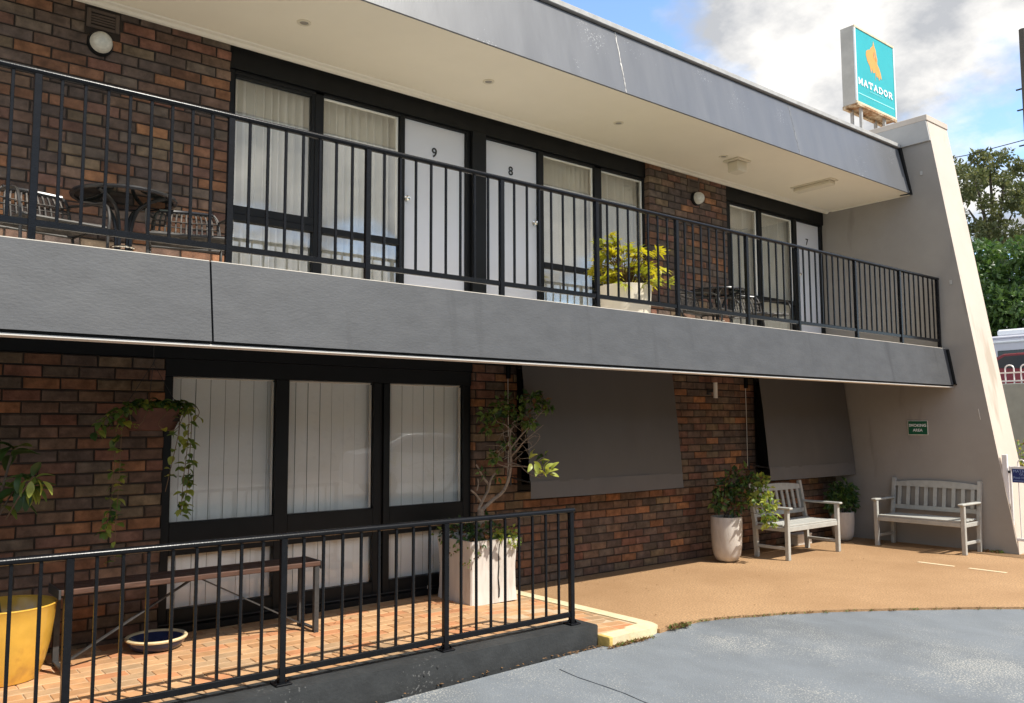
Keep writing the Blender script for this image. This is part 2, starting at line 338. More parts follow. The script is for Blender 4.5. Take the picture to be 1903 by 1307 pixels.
def dup(root, loc, rz, label, group=None):
    r = root.copy(); col.objects.link(r); r.matrix_basis = Matrix.Translation(V(loc)) @ Matrix.Rotation(rz, 4, 'Z'); r['label'] = label
    if group: r['group'] = group
    for ch in root.children:
        c = ch.copy(); col.objects.link(c); c.parent = r
        for g in ch.children:
            d = g.copy(); col.objects.link(d); d.parent = c
    return r
def text_mesh(body, size, name, m, ext=.002, align='CENTER', offset=0.0, space=1.0):
    cu = bpy.data.curves.new(name, 'FONT'); cu.body = body; cu.size = size; cu.extrude = ext; cu.align_x = align; cu.align_y = 'CENTER'; cu.offset = offset; cu.space_character = space; cu.resolution_u = 3
    o = bpy.data.objects.new(name, cu); col.objects.link(o); dg = bpy.context.evaluated_depsgraph_get(); me = bpy.data.meshes.new_from_object(o.evaluated_get(dg)); bpy.data.objects.remove(o)
    me.name = name; me.materials.clear(); me.materials.append(M[m]); return me
def smooth_path(pts, k=4):
    pts = [V(p) for p in pts]; o = []
    for i in range(len(pts)-1):
        p0, p1, p2, p3 = pts[max(i-1, 0)], pts[i], pts[i+1], pts[min(i+2, len(pts)-1)]
        for j in range(k):
            t = j/k; o.append(.5*((2*p1)+(p2-p0)*t+(2*p0-5*p1+4*p2-p3)*t*t+(3*p1-p0-3*p2+p3)*t**3))
    return o+[pts[-1]]
def rdir(zlo=-1, zhi=1):
    z = rnd.uniform(zlo, zhi); a = rnd.uniform(0, 2*math.pi); q = math.sqrt(max(0, 1-z*z)); return V((q*math.cos(a), q*math.sin(a), z))

# ------------------------------------------------------------------ levels
FL = 0.06                      # porch floor
KT = 0.11                      # porch kerb top
SB, ST = 2.13, 2.62            # slab edge bottom, top
BF = 2.50                      # balcony floor
SO = 4.822                     # soffit
L = 11.574                     # inner face of the end wall
def dz(x): return -0.02 if x > 6 else (-0.02-.0155*(6-x) if x > 0 else -.113)

# ------------------------------------------------------------------ ground
struct(MB().box((-900, -900, -1.2), (900, 900, -.30)).build('ground', 'ground'))
b = MB(); xs = [-30, -12, -6, -3, 0, 1.5, 3, 4.5, 6, 8, 10, 12, 16]; ys = [-60, -30, -16, -10, -6, -4, -2.06]
vv = [(x, y, dz(x)) for y in ys for x in xs]; n = len(xs)
b.add(vv, [(j*n+i, j*n+i+1, (j+1)*n+i+1, (j+1)*n+i) for j in range(len(ys)-1) for i in range(n-1)])
struct(b.build('driveway', 'drive'))
b = MB(); jt = [tuple((CAM+ray(u, v)*((-.045-CAM.z)/ray(u, v).z))[:2]) for u, v in ((1040, 1243), (1075, 1258), (1120, 1273), (1160, 1287), (1197, 1303), (1290, 1345))]      # cut in the driveway coat
for i in range(len(jt)-1): b.bar((*jt[i], dz(jt[i][0])+.003), (*jt[i+1], dz(jt[i+1][0])+.002), .005, .004)
struct(b.build('driveway_joint', 'seam'))
edge = smooth_path([(5.24, -2.10, 0), (5.77, -2.085, 0), (6.25, -2.27, 0), (6.73, -2.49, 0), (7.57, -3.03, 0), (8.35, -3.63, 0), (9.3, -4.5, 0), (10.4, -5.8, 0), (11.6, -7.6, 0)], 5)
poly = [(p.x, p.y+rnd.uniform(-.008, .008)) for p in edge]+[(15.5, -7.6), (15.5, .4), (5.24, .4)]
struct(MB().prism(poly, 2, -.30, 0.0).build('paving', 'brownpave'))
b = MB()
for (a, c) in ((-1.88, -2.29), (-2.45, -2.84), (-3.05, -3.44)): b.box((10.03, c, .001), (10.09, a, .006))
for (a, c, nm) in ((-1.88, -2.29, 0), (-2.45, -2.84, 0)):
    struct(MB().box((10.03, c, .0005), (10.09, a, .0045)).build('line_marking', 'linepaint'))

# porch: base, tiles, kerb
def pz(x): return FL if x < 4.35 else FL-(x-4.35)/.82*.035
b = MB()
for (x0, x1) in ((-3, 4.35), (4.35, 5.17)):
    za, zb = pz(x0)-.006, pz(x1)-.006
    b.add([(x0, -1.99, -.3), (x1, -1.99, -.3), (x1, .12, -.3), (x0, .12, -.3), (x0, -1.99, za), (x1, -1.99, zb), (x1, .12, zb), (x0, .12, za)], [(0, 3, 2, 1), (4, 5, 6, 7), (0, 1, 5, 4), (1, 2, 6, 5), (2, 3, 7, 6), (3, 0, 4, 7)])
porch = struct(b.build('porch_floor', 'grout'))
TW, TD = .242, .121
tmesh = {}
def tile_me(wid, dep, mk, vi):
    k = (round(wid, 3), round(dep, 3), mk)
    if k not in tmesh: tmesh[k] = MB().box((0, 0, -.012), (wid, dep, 0), .003).mesh('tile', [mk])
    return tmesh[k]
rest = MB(); row = 0; y = -1.742; cnt = 0
while y < .1:
    x = -2.9+(TW/2 if row % 2 else 0)
    while x < 5.14:
        xe = min(x+TW-.007, 5.15); wdt = xe-x
        if wdt > .04:
            mk = rnd.choice(['tile_a', 'tile_a', 'tile_b', 'tile_b', 'tile_c', 'tile_d'])
            yc = y+TD/2
            if y < -1.60 and x+wdt > 4.66: pass
            if x > .55:
                o = link('tile', tile_me(wdt, TD-.007, mk, 0), porch); z = pz(x+wdt/2)+rnd.uniform(-.0012, .0012)
                o.location = (x, y, z); o.rotation_euler = (rnd.uniform(-.004, .004), math.atan2(pz(x)-pz(xe), wdt)+rnd.uniform(-.003, .003), 0); cnt += 1
            else: rest.box((x, y, pz(x)-.012), (xe, y+TD-.007, pz(x)), .003, 0)
        x += TW
    y += TD; row += 1
ro = rest.build('tile_field', 'tile_a', porch); ro['kind'] = 'stuff'
# right end of the porch in front of the tiles, beside the kerb
x = 4.66
for k in range(2):
    pass
b = MB(); b.prism([(-3, -.25), (4.635, -.25), (4.647, KT-.012), (4.635, KT), (-3, KT)], 1, -2.0, -1.748)
kerb = struct(b.build('porch_kerb', 'kerbpaint'))
b = MB(); x = -2.8
for i in range(9):
    tx = 4.66+.242*(i % 2); ty = -1.985+.121*(i//2)
    if i < 4:
        o = link('tile', tile_me(TW-.007 if tx < 4.8 else .235, TD-.007, ['tile_a', 'tile_d', 'tile_b', 'tile_a'][i], 0), porch); o.location = (tx, ty, pz(tx+.12)); o.rotation_euler = (0, .04, 0)
# paint chips and bolts on the kerb face
for (u, v) in ((789, 1255), (814, 1240)):
    p = at(u, v, -2.003); MB().lathe([(0, .004), (.008, .003), (.010, 0)], 8).build('bolt', 'galv', kerb, world=True).matrix_basis = Matrix.Translation(p) @ Matrix.Rotation(R(90), 4, 'X')
b = MB()                                                       # L-shaped painted kerb at the porch end
b.prism([(5.17, .06), (5.17, -1.93), (4.66, -1.985), (4.66, -2.115), (5.12, -2.115), (5.25, -2.07), (5.29, -1.97), (5.29, .06)], 2, -.25, .028)
ck = struct(b.build('cream_kerb', 'creamkerb'))
MB().box((4.652, -2.118, -.2), (4.69, -1.982, .030), .004).build('kerb_end', 'yellowkerb', ck)

# ------------------------------------------------------------------ brick walls
bmesh_cache = {}
def brick_me(ln, ci, vi):
    k = (round(ln, 2), ci, vi)
    if k not in bmesh_cache:
        rr = random.Random(hash(k) & 0xffff); b = MB(); h = .0755; d = .105; c = .0065
        j = lambda s=.0032: rr.uniform(-s, s)
        x0, x1 = 0, ln
        f0 = [(x0+c+j(), -.002+j(), c+j()), (x1-c+j(), -.002+j(), c+j()), (x1-c+j(), -.002+j(), h-c+j()), (x0+c+j(), -.002+j(), h-c+j())]
        j2 = lambda: rr.uniform(-.0018, .0018)
        f1 = [(x0+j2(), c, j2()), (x1+j2(), c, j2()), (x1+j2(), c, h+j2()), (x0+j2(), c, h+j2())]; f2 = [(x0, d, 0), (x1, d, 0), (x1, d, h), (x0, d, h)]
        b.add(f0+f1+f2, [(0, 1, 2, 3)]+[(4+i, 4+(i+1) % 4, (i+1) % 4, i) for i in range(4)]+[(8+i, 8+(i+1) % 4, 4+(i+1) % 4, 4+i) for i in range(4)]+[(11, 10, 9, 8)])
        bmesh_cache[k] = b
    return bmesh_cache[k]
bm_final = {}
def brick_wall(name, label, rects, ztop, zbot, base, grid0, limit=300, near=0.0, skip=()):
    root = thing(name, label, 'brick wall', base)
    mo = MB()
    for (x0, x1, z0, z1) in rects: mo.box((x0+.006, .007, z0), (x1-.006, .118, z1))
    mo.build('mortar', 'mortar', root)
    items = []; k = 0; z = ztop-.086
    while z > zbot-.086:
        zc = z+.043; iv = sorted([(a, c) for (a, c, z0, z1) in rects if z0-.02 < zc < z1+.02]); mer = []
        for a, c in iv:
            if mer and a <= mer[-1][1]+.002: mer[-1][1] = max(mer[-1][1], c)
            else: mer.append([a, c])
        off = grid0+(.12 if k % 2 else 0)
        for a, c in mer:
            i0 = math.floor((a-off)/.24)
            x = off+i0*.24
            while x < c:
                xa, xb = max(x, a), min(x+.23, c)
                seg = [(xa, xb)]
                for q in skip:
                    if q[2]-.02 < zc < q[3]+.02: seg = [w_ for (p, r_) in seg for w_ in ((p, min(r_, q[0]-.008)), (max(p, q[1]+.008), r_)) if w_[1]-w_[0] > .03]
                for (p, r_) in seg:
                    if r_-p > .03: items.append((p, r_-p, z+.005))
                x += .24
        z -= .086; k += 1
    items.sort(key=lambda t: abs(t[0]-near))
    rest = MB(); used = {}
    for i, (x, ln, z) in enumerate(items):
        ci = rnd.choices(range(len(BR)), BW)[0]; vi = rnd.randrange(3); lnr = round(ln, 2)-.002 if ln < .229 else .23
        if i < limit:
            key = (round(lnr, 2), ci, vi)
            if key not in bm_final: bm_final[key] = brick_me(lnr, ci, vi).mesh('brick', ['brick%d' % ci])
            o = link('brick', bm_final[key], root); o.location = (x, rnd.uniform(-.0025, .0025), z); o.rotation_euler = (rnd.uniform(-.012, .012), rnd.uniform(-.006, .006), rnd.uniform(-.004, .004))
        else:
            s = brick_me(lnr, ci, vi); yo = rnd.uniform(-.002, .002); rest.add([(p[0]+x, p[1]+yo, p[2]+z) for p in s.v], s.f, ci)
    if rest.v:
        o = rest.build('brick_field', ['brick%d' % i for i in range(len(BR))], root); o['kind'] = 'stuff'
    return root
brick_wall('brick_wall', 'dark brown brick wall of the upper floor behind the left balcony table', [(-2.6, 2.446, BF, SO)], SO, BF, (1.5, 0, BF), 2.446-.24*30, near=2.4, skip=((1.345, 1.575, 4.622, 4.768),))
brick_wall('brick_wall', 'shaded brown brick wall on the ground floor behind the hanging basket', [(-2.6, 2.0, FL-.02, 2.153)], 2.153, FL-.02, (1.0, 0, FL-.02), 2.0-.24*30, near=2.0)
brick_wall('brick_wall', 'narrow brick pier on the upper floor between the windows of rooms 8 and 7', [(7.585, 9.118, BF, SO)], SO, BF, (8.3, 0, BF), 7.585-.24, near=7.5, skip=((8.325, 8.555, 4.628, 4.752),))
brick_wall('brick_wall', 'long ground floor brick wall around and below the two drop awnings', [(4.94, 5.50, -.02, 2.24), (5.50, 7.62, -.02, .95), (7.62, 9.60, -.02, 2.24), (9.60, L, -.02, .95)], 2.239, -.02, (7, 0, 0), 6.301-.24*8, near=4.9)

# ------------------------------------------------------------------ the building shell
motel = thing('motel_building', 'two storey motel with grey balcony slab, cream soffit and raked cream end wall', 'building', (6, 0, 0))
def part(mb, name, m, smooth=False): return mb.build(name, m, motel, smooth)
# balcony slab: raked front edge in two pours
for (x0, x1) in ((-3, 1.733), (1.745, L-.045)):
    pf = [(-1.672, ST), (-1.664, ST+.001), (-1.50, ST), (-1.50, BF), (.12, BF), (.12, 2.25), (-1.60, 2.25), (-1.60, SB), (-1.753, SB)]
    part(MB().prism(pf, 0, x0, x1), 'balcony_slab', 'slabpaint')
part(MB().box((-3, -1.499, BF+.002), (L-.003, .05, BF+.008)), 'balcony_floor', 'balconyfloor')
for (x0, x1) in ((-3, 1.733), (1.745, L-.046)): part(MB().box((x0, -1.668, ST+.0015), (x1, -1.50, ST+.006)), 'slab_top', 'balconyfloor')
part(MB().prism([(-1.700, ST-.01), (-1.5, ST-.01), (-1.5, SB+.01), (-1.78, SB+.01), (-1.775, SB-.0)], 0, L-.045, L-.002), 'slab_end_trim', 'blackpaint')
part(MB().box((-3, -1.73, SB-.016), (L-.01, -1.60, SB-.002)), 'slab_shadow_strip', 'blackpaint')
part(MB().box((-3, -1.736, SB-.029), (L-.01, -1.60, SB-.018)), 'drip_strip', 'whitestrip')
part(MB().box((-3, -1.60, SB-.040), (L-.002, -.30, SB-.024+.12)).box((-3, -.30, SB+.08), (L-.002, .115, SB+.115)), 'lower_soffit', 'blackpaint') if False else None
# roof, fascia, soffit
sof = part(MB().box((-3, -1.298, SO), (L-.004, .3, SO+.03)), 'soffit', 'soffit')
MB().prism([(-.001, SO-.032), (-.03, SO-.032), (-.045, SO-.012), (-.085, SO-.010), (-.095, SO-.001), (-.001, SO-.001)], 0, -3, L-.006).build('cornice', 'cornice', sof)
MB().prism([(-1.28, SO-.020), (-.1, SO-.020), (-.1, SO-.001), (-1.28, SO-.001)], 0, L-.03, L-.005).build('end_bead', 'cornice', sof)
FB, FT = (-1.308, SO-.008), (-1.166, 5.475)
for i, (x0, x1) in enumerate(((-3, -.16), (-.155, 2.828), (2.833, 5.804), (5.810, 8.786), (8.791, L-.075))):
    part(MB().prism([FB, (FB[0]+.022, FB[1]), (FT[0]+.022, FT[1]), FT], 0, x0, x1), 'fascia_panel', 'fasciapaint')
def chip_strip(x, seed):
    rr = random.Random(seed); b = MB(); N = 26; pts = []
    for i in range(N+1):
        t = i/N; wd = rr.uniform(.0008, .006)*(1.6 if rr.random() < .15 else 1); c = x+rr.uniform(-.004, .004)
        pts.append((c-wd, c+wd, FB[0]+(FT[0]-FB[0])*t-.003, FB[1]+(FT[1]-FB[1])*t))
    vv = []
    for a, c, y, z in pts: vv += [(a, y, z), (c, y, z)]
    b.add(vv, [(2*i, 2*i+1, 2*i+3, 2*i+2) for i in range(N)]); return b
part(chip_strip(5.807, 3), 'joint_sealant', 'whitestrip')
part(chip_strip(8.788, 5), 'joint_sealant', 'joint')
part(MB().box((-3, -1.150, 5.45), (L-.03, -1.10, 5.50)), 'capping_shadow_gap', 'dark')
part(MB().box((-3, -1.20, 5.492), (L-.06, -.95, 5.545), .004), 'roof_capping', 'capping')
part(MB().prism([(FB[0]-.006, FB[1]-.008), (FB[0]+.15, FB[1]), (FT[0]+.15, 5.548), (FT[0]-.01-.006, 5.548)], 0, L-.058, L-.003), 'fascia_end_trim', 'blackpaint')
part(MB().box((-3, -1.13, 5.30), (L-.005, 6, 5.46)), 'roof', 'capping')
# raked end wall
def wy(z): return -1.545-.156*(5.83-z)
TH = .62
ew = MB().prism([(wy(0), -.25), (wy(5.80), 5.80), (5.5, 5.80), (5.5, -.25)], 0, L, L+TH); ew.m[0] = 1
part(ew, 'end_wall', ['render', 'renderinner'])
co = part(MB().prism([(wy(5.505)+.004, 5.505), (wy(5.80)+.004, 5.80), (5.5, 5.80), (5.5, 5.505)], 0, L-.03, L-.001), 'end_wall_coping', 'copinggrey')
MB().box((L-.030, -1.562, 5.802), (L+TH+.004, 5.5, 5.882), .004).build('cap_board', 'render', co)
part(MB().box((L+TH+.003, .8, -.2), (17.5, 7, 5.2)), 'rear_wing', 'render')
# small ties on the end wall
for (u, v, ang) in ((1712, 322, 0), (1767, 525, 1)):
    p = atx(u, v, L-.006); part(MB().box((p.x-.004, p.y-.018, p.z-.03), (p.x+.004, p.y+.018, p.z+.03), .003), 'tie_plate', 'capping')
p0, p1 = atx(1818, 760, L-.006), atx(1822, 780, L-.006)
part(MB().bar(p0, p1, .006, .006), 'wall_wire', 'whitestrip')
# upper storey joinery, set back behind the brick face
YF = .075
def frame_boxes(bx, y0=YF, y1=YF+.07, bev=.004):
    b = MB()
    for (x0, x1, z0, z1) in bx: b.box((x0, y0, z0), (x1, y1, z1), bev)
    return b
part(MB().box((2.447, .055, 4.626), (7.584, .14, SO-.005)), 'header_beam', 'blackpaint')
part(MB().box((9.119, .055, 4.626), (L-.004, .14, SO-.005)), 'header_beam', 'blackpaint')
def pane(x0, x1, z0, z1, y, par, g='glass'): return MB().box((x0, y, z0), (x1, y+.005, z1)).build('pane', g, par)
def upper_window(x0, xm0, xm1, x1, xl, xr, sash):
    z0, z1, zs0, zs1 = BF, 4.625, 3.335, 3.395
    bx = [(xl, x0, z0, z1), (xm0, xm1, z0, z1), (x1, xr, z0, z1), (x0, x1, z1-.03, z1-.001), (x0, x1, z0, z0+.04)]
    wdo = part(frame_boxes(bx), 'window', 'blackpaint')
    frame_boxes([(x0, xm0, zs0, zs1), (xm1, x1, zs0, zs1)], YF-.002, YF+.06).build('transom', 'blackpaint', wdo)
    zt = 4.595
    for (a, c, s) in ((x0, xm0, sash), (xm1, x1, not sash and False)):
        if s: frame_boxes([(a, c, zs1-.002, zs1+.07), (c-.035, c, zs1+.07, zt), (a, a+.012, zs1+.07, zt), (a+.012, c-.035, zt-.03, zt)], YF+.004, YF+.05).build('sash', 'blackpaint', wdo)
        else: frame_boxes([(c-.030, c-.004, zs1, zt), (a, c-.03, zt-.018, zt)], YF+.03, YF+.06).build('inner_bead', 'curtain', wdo)
        pane(a, c, zs1, zt, YF+.035, wdo, 'glassup'); pane(a, c, z0+.04, zs0, YF+.035, wdo, 'glassup')
    return wdo
upper_window(2.505, 3.240, 3.325, 4.125, 2.447, 4.180, True)
upper_window(5.955, 6.737, 6.850, 7.575, 5.875, 7.690, False)
upper_window(9.290, 9.920, 10.010, 10.785, 9.119, 10.880, False)
def door(x0, x1, num, xk, lab):
    d = part(MB().box((x0, YF+.03, BF+.01), (x1, YF+.07, 4.602), .003), 'door', 'doorpaint'); d['label'] = lab
    kx = xk; k = MB(); pr = [(.0, -.055), (.018, -.052), (.026, -.040), (.022, -.026), (.010, -.020), (.010, -.004), (.028, -.003), (.028, 0)]
    for (r, yy) in pr: pass
    kb = MB().lathe([(.028, 0), (.028, .004), (.010, .006), (.010, .022), (.022, .028), (.026, .042), (.018, .054), (.0001, .057)], 14)
    kb.v = [(kx+p[0], YF+.03-p[2], 3.807+p[1]) for p in kb.v]; kb.build('door_knob', 'chrome', d, smooth=True)
    me = text_mesh(num, .135, 'door_number', 'numblack', .002, offset=.0015); o = link('door_number', me, d, False)
    o.matrix_basis = Matrix.Translation(((x0+x1)/2-.01, YF+.026, 4.322)) @ Matrix.Rotation(R(90), 4, 'X')
    return d
door(4.183, 4.905, '9', 4.215, 'white door numbered 9'); door(5.166, 5.872, '8', 5.835, 'white door numbered 8'); door(10.883, 11.50, '7', 10.92, 'white door numbered 7')
part(frame_boxes([(4.906, 4.955, BF, 4.624)], YF-.002, YF+.07), 'door_jamb', 'blackpaint')
part(MB().box((4.957, .03, BF), (5.130, .14, 4.624), .003), 'timber_post', 'blackpaint')
for q in ((5.132, 5.165, BF, 4.624), (11.501, L-.004, BF, 4.624)): part(frame_boxes([q]), 'door_jamb', 'blackpaint')
for q in ((4.183, 4.905), (5.166, 5.872), (10.883, 11.50)): part(frame_boxes([(*q, 4.603, 4.624)]), 'door_head', 'blackpaint')
# ground floor joinery under the slab
YG = .04
part(MB().box((-3, .012, 2.158), (4.938, .10, 2.249)), 'lower_beam', 'blackpaint')
part(MB().box((2.004, .03, 2.02), (4.936, .10, 2.155)), 'lower_header', 'blackpaint')
lw = part(frame_boxes([(2.004, 2.070, FL, 2.019), (2.915, 3.032, FL, 2.019), (3.850, 3.920, FL, 2.019), (3.955, 4.020, FL, 2.019), (4.848, 4.936, FL, 2.019)], YG, YG+.08), 'window', 'blackpaint')
frame_boxes([(3.921, 3.954, FL, 2.019)], YG+.03, YG+.08).build('joint', 'dark', lw)
for (a, c) in ((2.071, 2.914), (3.033, 3.849), (4.021, 4.847)):
    frame_boxes([(a, c, .638, .888)], YG+.003, YG+.075).build('mid_rail', 'blackpaint', lw)
    frame_boxes([(a, c, FL, .232)], YG+.003, YG+.075).build('kick_board', 'blackpaint', lw)
    frame_boxes([(c-.016, c-.002, .89, 2.0), (a, c-.016, 2.005, 2.018)], YG+.04, YG+.07).build('inner_bead', 'whitestrip', lw)
    pane(a, c, .889, 2.018, YG+.03, lw); pane(a, c, .233, .637, YG+.03, lw)
part(MB().box((2.0, -.02, FL), (4.94, .038, FL+.05), .004), 'door_sill', 'blackpaint')
b = MB(); b.tube([(2.0, -.012, FL+.075), (3.4, -.013, FL+.068), (4.5, -.012, FL+.075)], .006, 6); part(b, 'floor_cable', 'wire')
for x in (2.45, 3.0, 4.4): part(MB().box((x, -.020, FL+.06), (x+.008, -.008, FL+.085)), 'cable_clip', 'whitestrip')
# windows behind the awnings
for (x0, x1) in ((5.505, 7.615), (9.605, L-.004)):
    q = part(frame_boxes([(x0, x0+.07, .955, 2.249), (x1-.07, x1, .955, 2.249), ((x0+x1)/2-.03, (x0+x1)/2+.03, .955, 2.249), (x0+.07, x1-.07, .955, 1.02), (x0+.07, x1-.07, 2.18, 2.249)], .02, .10), 'window', 'blackpaint')
    pane(x0+.07, (x0+x1)/2-.03, 1.02, 2.18, .06, q); pane((x0+x1)/2+.03, x1-.07, 1.02, 2.18, .06, q)
# rooms behind
part(MB().box((-3, 2.0, -.1), (L-.002, 2.1, 5.29)), 'interior_wall', 'interior')
part(MB().box((2.0, .16, BF-.25), (L-.002, 1.99, BF-.01)), 'interior_floor', 'interior')
part(MB().box((2.0, .30, SO+.001), (L-.002, 1.99, SO+.05)), 'interior_ceiling', 'interior')
part(MB().box((2.3, .16, BF), (2.40, 1.99, SO)).box((4.95, .16, BF), (5.12, 1.99, SO)).box((7.7, .16, BF), (9.1, 1.99, SO)), 'room_partition', 'interior')
part(MB().box((1.9, .20, FL), (1.99, 1.99, 2.24)).box((4.96, .20, FL), (5.4, 1.99, 2.24)), 'room_partition', 'interior')
part(MB().box((1.9, .125, FL-.08), (L-.002, 1.99, FL-.01)), 'interior_floor', 'interior')

# ------------------------------------------------------------------ curtains and blinds
def curtain(x0, x1, z0, z1, label, seed):
    rr = random.Random(seed); b = MB(); N = int((x1-x0)/.010); ph = 0; xs = []; ys = []
    for i in range(N+1):
        ph += rr.uniform(.35, 1.15)*1.15; xs.append(x0+(x1-x0)*i/N); ys.append(ph)
    rows = [z0, z0+.5, (z0+z1)/2, z1-.35, z1-.05, z1]; amp = [.042, .042, .042, .040, .036, .032]
    vv = []
    for z, a in zip(rows, amp):
        for i in range(N+1): vv.append((xs[i], .235+a*math.sin(ys[i])+.012*math.sin(xs[i]*5+seed), z))
    b.add(vv, [(r*(N+1)+i, r*(N+1)+i+1, (r+1)*(N+1)+i+1, (r+1)*(N+1)+i) for r in range(len(rows)-1) for i in range(N)])
    o = b.build('curtain', 'curtain', None, True); return tag(o, label, 'curtain', 'pleated white curtains of the upper rooms')
curtain(2.45, 4.30, BF+.02, 4.68, 'pleated sheer white curtain in the two pane window beside the far left brick wall', 1)
curtain(5.88, 7.69, BF+.02, 4.68, 'pleated sheer white curtain in the window behind the yellow leaved plant', 2)
curtain(9.11, 11.0, BF+.02, 4.68, 'pleated sheer white curtain in the window nearest the end wall', 3)
for (x0, x1, lab) in ((2.04, 3.01, 'white vertical blind in the ground floor pane nearest the hanging basket'), (3.02, 3.95, 'white vertical blind in the middle ground floor pane'), (3.97, 4.94, 'white vertical blind in the ground floor pane beside the planter tree')):
    t = thing('vertical_blind', lab, 'blind', ((x0+x1)/2, .22, .12), group='vertical blinds of the ground floor window')
    MB().box((x0, .125, 2.03), (x1-.004, .165, 2.07), .004).build('head_rail', 'whiteplastic', t)
    k = 8; sp = (x1-x0-.01)/k
    for i in range(k):
        cx = x0+sp*(i+.5); a = rnd.uniform(-.07, .07); c, s = math.cos(a), math.sin(a); hw = sp*.487; yb_ = .145
        MB().add([(cx-c*hw, yb_-s*hw, .13), (cx+c*hw, yb_+s*hw, .13), (cx+c*hw, yb_+s*hw, 2.03), (cx-c*hw, yb_-s*hw, 2.03), (cx-c*hw, yb_+.003-s*hw, .13), (cx+c*hw, yb_+.003+s*hw, .13), (cx+c*hw, yb_+.003+s*hw, 2.03), (cx-c*hw, yb_+.003-s*hw, 2.03)],
                 [(0, 1, 2, 3), (7, 6, 5, 4), (0, 4, 5, 1), (1, 5, 6, 2), (2, 6, 7, 3), (3, 7, 4, 0)]).build('slat', 'blind', t)

# ------------------------------------------------------------------ railings
def railing(label, y, ztop, zb, z0, posts, xl, xr, spacing, foot):
    t = thing('railing', label, 'railing', ((xl+xr)/2, y, z0))
    b = MB(); b.tube([(xl, y, ztop-.022), (xr, y, ztop-.022)], .0235, 14); b.v = [(p[0], p[1], (p[2]-ztop+.022)*.85+ztop-.022) for p in b.v]
    b.build('top_rail', 'railpaint', t, True)
    MB().box((xl, y-.011, zb), (xr, y+.011, zb+.038), .003).build('bottom_rail', 'railpaint', t)
    pm = MB().box((-.019, -.019, 0), (.019, .019, ztop-.035-z0), .003); fm = MB()
    if foot: pm.box((-.05, -.05, .0), (.05, .05, .012), .003); pm.add([(-.045, -.012, .012), (-.019, -.012, .04), (-.019, .012, .04), (-.045, .012, .012)], [(0, 1, 2, 3)]).add([(.045, -.012, .012), (.019, -.012, .04), (.019, .012, .04), (.045, .012, .012)], [(3, 2, 1, 0)])
    else: pm.box((-.035, -.032, .0), (.035, .032, .008), .002)
    pme = pm.mesh('post', ['railpaint']); bme = MB().box((-.0085, -.0085, 0), (.0085, .0085, ztop-.04-zb-.03), .002).mesh('baluster', ['railpaint'])
    for x in posts: link('post', pme, t).location = (x, y, z0)
    ends = [xl]+posts+([xr] if posts[-1] < xr-.1 else [])
    for a, c in zip(ends[:-1], ends[1:]):
        k = max(1, round((c-a)/spacing))
        for i in range(1, k): link('baluster', bme, t).location = (a+(c-a)*i/k, y+rnd.uniform(-.001, .001), zb+.036)
    return t
railing('long black metal balcony railing along the upper floor', -1.60, 3.595, 2.712, ST, [-.28, .796, 1.872, 2.845, 4.036, 5.086, 6.147, 7.246, 8.176, 9.39, 10.478, 11.525], -1.2, 11.555, .1265, False)
railing('short black metal porch railing on the dark kerb at ground level', -1.87, .992, .165, KT, [-.18, .997, 2.154, 3.327, 4.497], -1.2, 4.525, .130, True)

# ------------------------------------------------------------------ fixtures
def wall_lamp(x, z, lab):
    t = thing('wall_lamp', lab, 'wall lamp', (x, 0, z), group='round bulkhead lamps on the upper brick'); k_ = .87
    b = MB().lathe([(.104, 0), (.104, .03), (.098, .042), (.085, .042)], 28, cap=(0, 1)); b.v = [(p[0]*k_, -p[2], p[1]*k_) for p in b.v]; b.build('housing', 'blackpaint', t, True, False)
    b = MB().lathe([(.090, .030), (.091, .055), (.080, .090), (.056, .115), (.025, .127), (.0001, .129)], 28); b.v = [(p[0]*k_, -p[2], p[1]*k_) for p in b.v]; b.build('glass_dome', 'lampglass', t, True, False)
wall_lamp(1.44, 4.50, 'round glass bulkhead lamp on the far left upper brick wall'); wall_lamp(8.46, 4.50, 'round glass bulkhead lamp on the brick pier left of door 7')
def air_vent(x0, x1, z0, z1, lab):
    t = thing('air_vent', lab, 'vent', ((x0+x1)/2, 0, z0), group='terracotta air vents in the upper brick')
    MB().box((x0, .03, z0), (x1, .10, z1)).build('backing', 'dark', t)
    MB().box((x0, -.003, z0), (x0+.03, .06, z1), .003).box((x1-.03, -.003, z0), (x1, .06, z1), .003).box((x0+.031, -.003, z0), (x1-.031, .06, z0+.022), .003).box((x0+.031, -.003, z1-.022), (x1-.031, .06, z1), .003).build('frame', 'vent', t)
    n = 5
    for i in range(n-1):
        z = z0+.022+(z1-z0-.044)*(i+1)/n; MB().box((x0+.031, .0, z-.006), (x1-.031, .05, z+.006)).build('slat', 'vent', t)
air_vent(1.345, 1.575, 4.622, 4.768, 'small slotted air vent above the far left bulkhead lamp'); air_vent(8.325, 8.555, 4.628, 4.752, 'small slotted air vent above the lamp on the brick pier')
for i, (x, lab) in enumerate(((2.77, 'round recessed downlight in the soffit, leftmost of four'), (4.615, 'round recessed downlight in the soffit above door 9'), (6.353, 'round recessed downlight in the soffit above the window right of door 8'), (8.153, 'round recessed downlight in the soffit beside the cream sensor box'))):
    t = thing('downlight', lab, 'downlight', (x, -.68, SO), group='recessed soffit downlights')
    b = MB().lathe([(.055, 0), (.055, -.006), (.040, -.009), (.034, -.003), (.034, 0)], 20, cap=(0, 0)); b.build('rim', 'fixture', t, True, False)
    MB().lathe([(.0001, -.003), (.033, -.003), (.033, -.001)], 16).build('lens', 'lenspale', t, True, False)
t = thing('sensor_box', 'cream boxy emergency light hanging from the soffit above the pier', 'light fitting', (8.42, -.68, SO))
